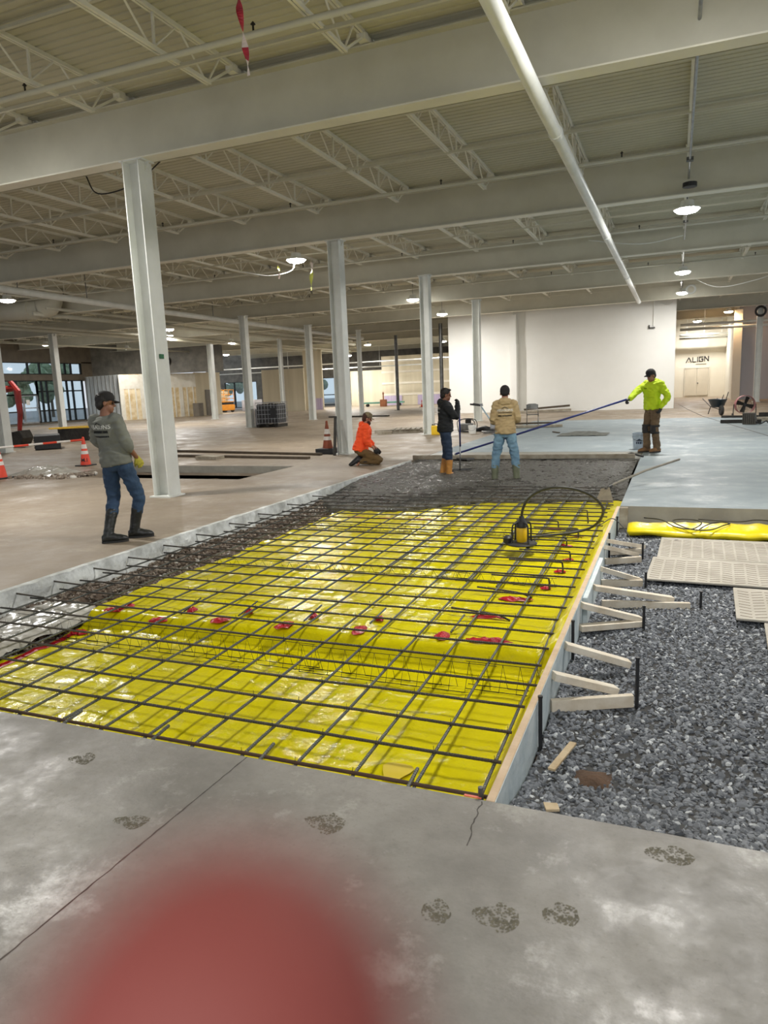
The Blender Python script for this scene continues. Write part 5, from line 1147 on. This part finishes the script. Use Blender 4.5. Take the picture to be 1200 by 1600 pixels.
# cones
def cone(label, loc, h, m, base=M_black, rw=.18, marks=None, big=False):
    t = thing('traffic_cone', label, 'traffic cone', loc, group=None)
    R = lambda z: .03+(.14*h/.7-.03)*(1-z/h)
    pr = lambda a, b, e=0: [(R(a)+e, a), (R(b)+e, b)]
    MB().lathe(pr(.03, h), 20).build('cone_body', m, t, smooth='auto'); bh = .03 if not big else .14
    MB().box((0, 0, bh/2), (rw*2, rw*2, bh)).build('base', base, t, bevel=.01)
    MB().lathe(pr(h*.80, h*.64, .002)+[(R(h*.64)-.003, h*.64), (R(h*.8)-.003, h*.8)], 20).build('white_band', M_refl, t); MB().lathe(pr(h*.56, h*.44, .002)+[(R(h*.44)-.003, h*.44), (R(h*.56)-.003, h*.56)], 20).build('white_band', M_refl, t)
    MB().lathe([(.03, h), (.032, h+.02), (.02, h+.05)], 12).build('tip', m, t)
    if marks:
        me = text_mesh(marks, .13, .0)
        for v in me.vertices:
            z = h*.22+v.co.y; a = -1.05+v.co.x/R(z); v.co = ((R(z)+.003)*math.cos(a), (R(z)+.003)*math.sin(a), z)
        link(me, 'marking', M_black, t)
    return t
cone('bright orange cone at the left picture edge, holding the striped bar', (-13.42, 11.0, 0), .66, M_orange)
cone('bright orange cone behind the walking man, right end of the striped bar', (-13.4, 13.4, 0), .66, M_orange, marks='M.I')
cone('dirty orange cone with a heavy black base at the second column', (-8.16, 16.25, 0), .78, M_oldorange, rw=.24, big=True)
cone('tiny far orange cone before the purple wall base', (-17.9, 52.0, 0), .5, M_orange)
t = thing('cone_bar', 'red and white striped bar spanning the two left cones', 'barrier bar', (0, 0, 0)); p, q = Vector((-14.6, 9.6, .60)), Vector((-13.4, 13.4, .64))
for i in range(12): MB().tube([p.lerp(q, i/12), p.lerp(q, (i+1)/12)], .025, 10).build('red_section' if i % 2 else 'white_section', M_orange if i % 2 else M_refl, t)
t = thing('steel_post', 'dark steel angle leaning on the second column', 'steel angle', (-7.72, 15.84, 0)); MB().beam((0, -.12, 0), (-.02, .08, .95), .06, .05).build('bar', M_darksteel, t); MB().beam((.12, -.14, 0), (-.0, .07, .9), .03, .02).build('thin_bar', M_steel, t)
# plastic heap left
o = heightfield(-13.9, -12.3, 11.35, 12.5, 50, 40, lambda x, y: .01+max(0, 1-((x+13.05)/.75)**2)*max(0, 1-((y-11.85)/.5)**2)*(.12+.12*abs(N3(x, y, 4, 2))+.05*abs(N3(x, y, 11, 5)))).build('plastic_heap', M_clear, smooth='auto'); tag(o, 'crumpled clear plastic sheeting heaped at the trench', 'plastic sheet')
o = link(stones(260, (-13.2, -11.6, 11.0, 11.9), lambda x, y: .005, .02, .06, 21, .8), 'rubble', M_crumb); tag(o, 'concrete rubble at the left end of the trench', 'rubble', kind='stuff')
# trench box, yellow shoring, excavator
t = thing('trench_box', 'low black box on the floor beside the excavator', 'box', (-20.0, 18.4, 0), -.75); MB().box((0, 0, .24), (1.5, .8, .46)).build('body', M_black, t, bevel=.02)
for i in range(5): MB().box((0, -.41, .08+.08*i), (1.46, .02, .03)).build('rib', M_rubber, t)
for i in range(4):
    o = MB().beam((-23.2+.05*i, 21.5+.3*i, .52), (-21.4+.05*i, 22.4+.3*i, .52), .14, .06).build('shoring_board', mat('yellow_shoring', lin(214,176,60), lin(190,150,44), 4, .6), bevel=.004); tag(o, 'yellow board behind the black box, %s from the front' % nth(i), 'board', 'yellow boards')
o = MB().box((0, 0, .24), (1.6, 1.0, .48)).build('shoring_stack', M_darksteel, loc=(-22.3, 22.3, 0), bevel=.02); tag(o, 'dark frame carrying the yellow boards', 'frame')
t = thing('excavator', 'red mini excavator, its arm showing beside the left column', 'excavator', (-23.9, 18.6, 0), .15)
MR = mat('excavator_red', lin(158,38,30), lin(128,30,24), 3, .45)
for s in (-.5, .5):
    MB().rings([((x, s, .22), (0, .13, 0), (0, 0, .22)) for x in (-.75, .75)], 12).build('track', M_rubber, t); 
MB().box((-.1, 0, .5), (1.0, .9, .2)).build('undercarriage', M_darksteel, t, bevel=.03); MB().box((-.35, 0, .9), (1.1, 1.1, .6)).build('body', MR, t, bevel=.08)
g = MB()
for x in (-.55, .25):
    for y in (-.45, .35): g.beam((x, y, 1.1), (x, y, 2.2), .06, .06, (1, 0, 0))
g.box((-.15, -.05, 2.22), (.95, .95, .08)); g.build('cab_frame', M_black, t)
MB().rings([((.4, 0, .75), (0, .1, 0), (-.08, 0, .14)), ((.9, 0, 1.7), (0, .09, 0), (-.1, 0, .12)), ((1.4, 0, 2.05), (0, .085, 0), (-.03, 0, .13)), ((2.15, 0, 2.12), (0, .08, 0), (0, 0, .1))], 8).build('boom', MR, t)
MB().rings([((1.95, 0, 2.35), (0, .08, 0), (.1, 0, .02)), ((2.2, 0, 2.0), (0, .08, 0), (.15, 0, .02)), ((2.2, 0, 1.2), (0, .075, 0), (.11, 0, 0)), ((2.08, 0, .55), (0, .07, 0), (.07, 0, 0))], 8).build('stick', MR, t)
MB().tube([(.9, 0, 1.95), (1.7, 0, 2.45)], .04, 8).tube([(2.42, 0, 1.75), (2.38, 0, .9)], .035, 8).build('hydraulic_ram', M_alu, t)
mb = MB(); pf = [(1.85, .55), (2.3, .62), (2.42, .35), (2.3, .12), (2.0, .04), (1.8, .18)]
mb.prism(pf, .55, Matrix(((1,0,0,0),(0,0,1,-.275),(0,1,0,0),(0,0,0,1)))); mb.build('bucket', M_darksteel, t, bevel=.02)
# far yard bits
t = thing('lumber_cart', 'green cart loaded with boards before the far drywall', 'cart', (-23.4, 57.8, 0), .25); MG = mat('cart_green', lin(110,160,140), lin(90,140,120), 3, .6)
MB().box((0, 0, .32), (3.6, .8, .14)).build('load', MG, t)
for x in (-1.4, 1.4):
    for y in (-.3, .3): MB().lathe([(.12, -.04), (.12, .04)], 12, Matrix.Translation((x, y, .12)) @ Matrix.Rotation(PI/2, 4, 'X')).build('wheel', M_rubber, t)
o = MB().box((0, 0, .3), (.5, .4, .6)).lathe([(.06, .6), (.05, 1.0), (.09, 1.1), (.02, 1.25)], 10).build('sprayer', mat('rust_brown', lin(150,92,56), lin(120,74,46), 4, .7), loc=(-23.0, 56.8, 0), bevel=.01); tag(o, 'rust brown machine in front of the green cart', 'machine')
# fire hose reel / wheel decorations high on the left wall
o = MB().tube([(0, .25*math.cos(a), .25*math.sin(a)) for a in [i*PI/10 for i in range(20)]], .1, 8, closed=True).build('cable_reel', M_black, smooth=True, loc=(-35.3, 44.24, 4.2)); o.rotation_euler.z = -1.38; tag(o, 'black coil hanging high on the left partition', 'cable coil')
# hanging flagging ribbons
def ribbon(name, pts, w, mats, label):
    t = thing(name, label, 'ribbon', tuple(pts[0])); P = [p-Vector(pts[0]) for p in smoothpath(pts, 8)]; n = len(P); k = len(mats)
    for q in range(k):
        a, b = q*(n-1)//k, (q+1)*(n-1)//k; vs = []; fs = []
        for i in range(a, b+1):
            an = i*.22+.4; d = Vector((math.cos(an), math.sin(an), 0))*w*(.55+.45*math.sin(PI*(i+1)/(n+1)))
            vs += [P[i]-d, P[i]+d]
        for i in range(b-a): fs.append((2*i, 2*i+1, 2*i+3, 2*i+2))
        o = MB().add(vs, fs).build('strip', mats[q], t); s = o.modifiers.new('s', 'SOLIDIFY'); s.thickness = .002
    if pts[0][2] < 5.5: MB().tube([(0, 0, 0), (0, 0, 6.03-pts[0][2])], .003, 5).build('string', M_pw, t)
    return t
M_pk = mat('red_flagging', lin(190,40,60), lin(150,24,44), 20, .5); M_pw = mat('white_flagging', lin(230,214,206), None, rough=.5); M_py = mat('lime_flagging', lin(222,226,110), None, rough=.5)
t = ribbon('flagging_ribbon', [(-3.97, 6.5, 5.56), (-3.96, 6.5, 5.32), (-3.95, 6.5, 5.18), (-3.93, 6.5, 4.95), (-3.91, 6.5, 4.80), (-3.90, 6.5, 4.62)], .035, [M_pw, M_pk, M_pk, M_pk, M_pw, M_pk, M_pw], 'red and white flagging ribbon hanging near the top of the picture')
ribbon('flagging_ribbon', [(-9.03, 17.6, 4.95), (-9.02, 17.6, 4.75), (-9.06, 17.6, 4.55), (-9.07, 17.6, 4.24)], .05, [M_pw, M_py, M_py], 'pale yellow flagging ribbon hanging under the bright lamp')
ribbon('flagging_ribbon', [(-10.05, 17.6, 4.95), (-10.02, 17.6, 4.8), (-10.04, 17.6, 4.62)], .035, [M_py, M_pw], 'small yellow ribbon left of the bright lamp')

# ------------------------------------------------------------------ lamps
M_lens = mat('lamp_lens', (1, 1, 1, 1), emit=((1.0, .98, .94, 1), 70)); M_lensw = mat('warm_lamp_lens', (1, .9, .8, 1), emit=((1.0, .66, .36, 1), 40))
def highbay(x, y, z, label, power=1.0, warm=False, r=.26):
    t = thing('high_bay_lamp', label, 'lamp', (x, y, z), group='high bay lamps')
    MB().lathe([(.04, .2), (r*.5, .18), (r*.6, .06), (r*1.05, .02), (r*1.05, 0), (r*.95, 0)], 24).build('housing', M_white, t, smooth='auto')
    MB().lathe([(r*.45, -.075), (r*.8, -.05), (r*.93, -.02), (r*.93, .004)], 24).build('lens', M_lensw if warm else M_lens, t)
    MB().tube([(0, 0, .2), (0, 0, 6.03-z)], .01, 6).build('hanger', M_steel, t)
    L = bpy.data.lights.new('high_bay_light', 'AREA'); L.shape = 'DISK'; L.size = r*1.8; L.energy = EXP_LAMP*power; L.color = (1, .62, .34) if warm else (1, .975, .93); L.spread = PI
    lo = bpy.data.objects.new('high_bay_light', L); COL.objects.link(lo); lo.parent = t; lo.location = (0, 0, -.085)
for i, (x, y, z, p, lb, w) in enumerate((
    (.14, -3.0, 5.2, 1, 'lamp on the conduit behind the camera', 0), (.14, 7.4, 5.2, 1.0, 'lamp on the conduit over the near end of the pit', 0), (.14, 17.7, 5.15, 1.1, 'bright lamp on the conduit, nearer of the two seen at the upper right', 0), (.15, 28.0, 5.15, 1, 'bright lamp on the conduit, farther of the two seen at the upper right', 0),
    (-9.75, 7.6, 5.15, 1.0, 'lamp of the left row over the walking man', 0), (-9.75, 18.1, 5.15, 1, 'bright lamp with ribbons beside the second column', 0), (-10.2, 28.9, 5.15, 1, 'bright lamp left of the third column', 0), (-10.9, 35.2, 5.1, 1.3, 'bright lamp right of the third column, near the white wall', 0), (.2, 35.3, 5.2, .7, 'lamp at the top right corner of the large white wall', 0),
    (-25.0, 31.8, 5.1, 1.2, 'lamp right of the first column, upper of two', 0), (-27.2, 34.5, 5.05, 1, 'lamp right of the first column, lower of two', 0), (-38.2, 50.2, 5.1, 1, 'lamp over the tan insulation', 0), (-27.3, 41, 5.0, 1, 'lamp over the far white columns', 0), (-35.5, 52.4, 4.9, .8, 'lamp before the dark far wall', 0), (-29.3, 57.4, 4.95, 1.2, 'lamp before the far dark windows', 0), (-26.6, 58.0, 4.5, 1.2, 'lower lamp before the far dark windows', 0), (-22.4, 52.5, 4.95, 1.2, 'lamp before the far bright drywall', 0), (-17, 55, 5, 1.4, 'lamp over the far bright drywall', 0),
    (-35.5, 33.4, 5.0, .5, 'strip lamp before the storefront', 0), (-35.3, 40.2, 5.0, .5, 'strip lamp before the upper dark wall', 0), (-21.5, 18.8, 5.1, .6, 'strip lamp at the left picture edge', 0),
    (2.83, 48.0, 5.2, .5, 'warm orange lamp in the passage', 1), (1.3, 54.5, 5.2, 1.0, 'white lamp over the cream passage wall', 0), (9, 12, 5.2, .8, 'lamp over the right hall outside the picture', 0), (9, 30, 5.2, .8, 'second lamp over the right hall outside the picture', 0))):
    highbay(x, y, z, lb, p, bool(w))
t = thing('lamp_conduit', 'straight conduit carrying the two lamps at the upper right', 'conduit', (.14, 0, 5.42)); MB().tube([(0, -4, 0), (0, 37.5, 0)], .02, 8).build('conduit', M_alu, t, smooth=True)
for y in (14.8, 20.5, 23.7, 33): MB().box((0, y, 0), (.12, .12, .06)).build('junction_box', M_steel, t)
MB().lathe([(.05, -.03), (.13, -.02), (.13, .06), (.05, .08)], 14, Matrix.Translation((.02, 15.7, -.25))).build('camera_dome', M_black, t)
MB().tube([(.35+.16*math.cos(a), 32, -.45+.16*math.sin(a)) for a in [i*PI/8 for i in range(16)]], .04, 6, closed=True).build('cable_coil', M_white, t)
for i, pts in enumerate(([(.14, 30, 5.42), (1.3, 30, 4.78), (2.6, 30, 4.9), (3.4, 29.9, 5.14)], [(-1.05, 38.33, 5.35), (-.4, 38.3, 5.0), (.14, 37.4, 5.42)], [(-2.4, 22, 5.5), (-1, 22, 5.25), (.1, 22, 5.35)], [(-11.5, 18, 5.0), (-10.6, 18, 4.8), (-9.9, 18, 4.85), (-9.75, 18.05, 5.1)], [(-9.9, 10.65, 5.57), (-9.6, 10.6, 5.2), (-8.8, 10.6, 5.25), (-8.2, 10.65, 5.57)])):
    o = MB().tube(smoothpath(pts, 8), .012, 6).build('hanging_cable', M_white if i < 4 else M_black, smooth=True); tag(o, ['white cable sagging right of the conduit lamps', 'thin cable sagging over the white wall edge', 'thin cable between the long pipe and the conduit', 'white cable at the lamp with the ribbons', 'dark coiled cable under the first girder by the column'][i], 'cable')
o = MB().tube([(4.14+.24*math.cos(a), 43.85, 4.8+.24*math.sin(a)) for a in [i*PI/8 for i in range(16)]], .06, 6, closed=True).build('cable_coil', M_black, smooth=True); tag(o, 'black cable coil hung at the top of the right column', 'cable coil')
o = MB().box((0, 0, 0), (.012, .1, .07)).build('column_tag', mat('green_sticker', lin(24,110,60), lin(20,90,50), 9, .5), loc=(-7.46, 9.25, 2.22)); tag(o, 'small green sticker on the first column', 'sticker')

# ------------------------------------------------------------------ the photographer's hand, fingertip before the lens
def cw(x, y, z): return Vector((0, 0, CAM_Z))+CR*x+CU*y+CF*z
t = thing('photographer_hand', 'blurred reddish fingertip held close in front of the lens', 'hand', tuple(cw(-.03, -.11, .06)))
T0 = t.location.copy(); h = MB()
tip = Vector((-.0058, -.0203, .0262)); P = [tip, Vector((-.0075, -.035, .0275)), Vector((-.0115, -.055, .031)), Vector((-.020, -.082, .038)), Vector((-.028, -.105, .046))]
P = smoothpath([tuple(p) for p in P], 6); n = len(P); R = [.0076+.0016*min(1, i/5)+.0012*(i/n) for i in range(n)]
h.tube([cw(*p)-T0 for p in P], R, 20); h.ell(cw(*P[0])-T0, .0077, n=20, k=14)
hand_o = cw(-.040, -.190, .066)-T0
dd = (cw(-.028, -.105, .046)-cw(-.040, -.190, .066)).normalized(); sx = CR.copy(); sx = (sx-dd*sx.dot(dd)).normalized(); pn = sx.cross(dd)
B = cw(-.040, -.190, .066)-T0; E = cw(-.033, -.118, .050)-T0
h.rings([(B-dd*.05, sx*.026, pn*.02), (B-dd*.01, sx*.033, pn*.02), (B+dd*.03, sx*.041, pn*.017), (E, sx*.040, pn*.013)], 16)
for i, (off, ln) in enumerate(((.008-.02+.0, 1), (-.030, .93), (.028, .78))):
    p = E+sx*(off-.005)-dd*.005; q = [p-dd*.02]; d2 = dd.copy(); a = .5
    for L in (.042, .026, .022):
        q.append(p); p = p+(dd*math.cos(a)+CF*math.sin(a))*L*ln; a += .8
    q.append(p); h.tube(q, [.0095, .0095, .009, .0085, .007], 10); h.ell(p, .0072, n=10, k=6)
b = B+dd*.02+sx*.03; h.tube([b, b+(dd*.7+sx*.5-CF*.3).normalized()*.035, b+(dd*.9+sx*.4-CF*.5).normalized()*.07, b+(dd*.95+sx*.3-CF*.6).normalized()*.09], [.014, .012, .010, .008], 10)
FA = [cw(-.045, -.235, .072)-T0, cw(-.06, -.34, .09)-T0, cw(-.09, -.50, .12)-T0]
h.tube(FA, [.026, .033, .042], 16)
M_finger = mat('finger_skin', lin(118,52,46), lin(112,48,43), 60, .7)
M_finger.node_tree.nodes['Principled BSDF'].inputs['Subsurface Weight'].default_value = .0
link(fuse(h, .0022, 'hand', 2), 'hand', M_finger, t, smooth=True)
ml = MB(); ml.ell(cw(-.0068, -.0275, .0268+.0072)-T0, (.0055, .0016, .0065), Matrix((CR, CF, CU)).transposed(), 14, 8); ml.build('nail', mat('nail', lin(214,150,136), None, rough=.3), t, smooth=True)
MB().tube([FA[1]+(FA[2]-FA[1])*.2, FA[2], FA[2]+(FA[2]-FA[1])*.9], [.045, .052, .058], 16).build('sleeve', M_jean, t, smooth=True)
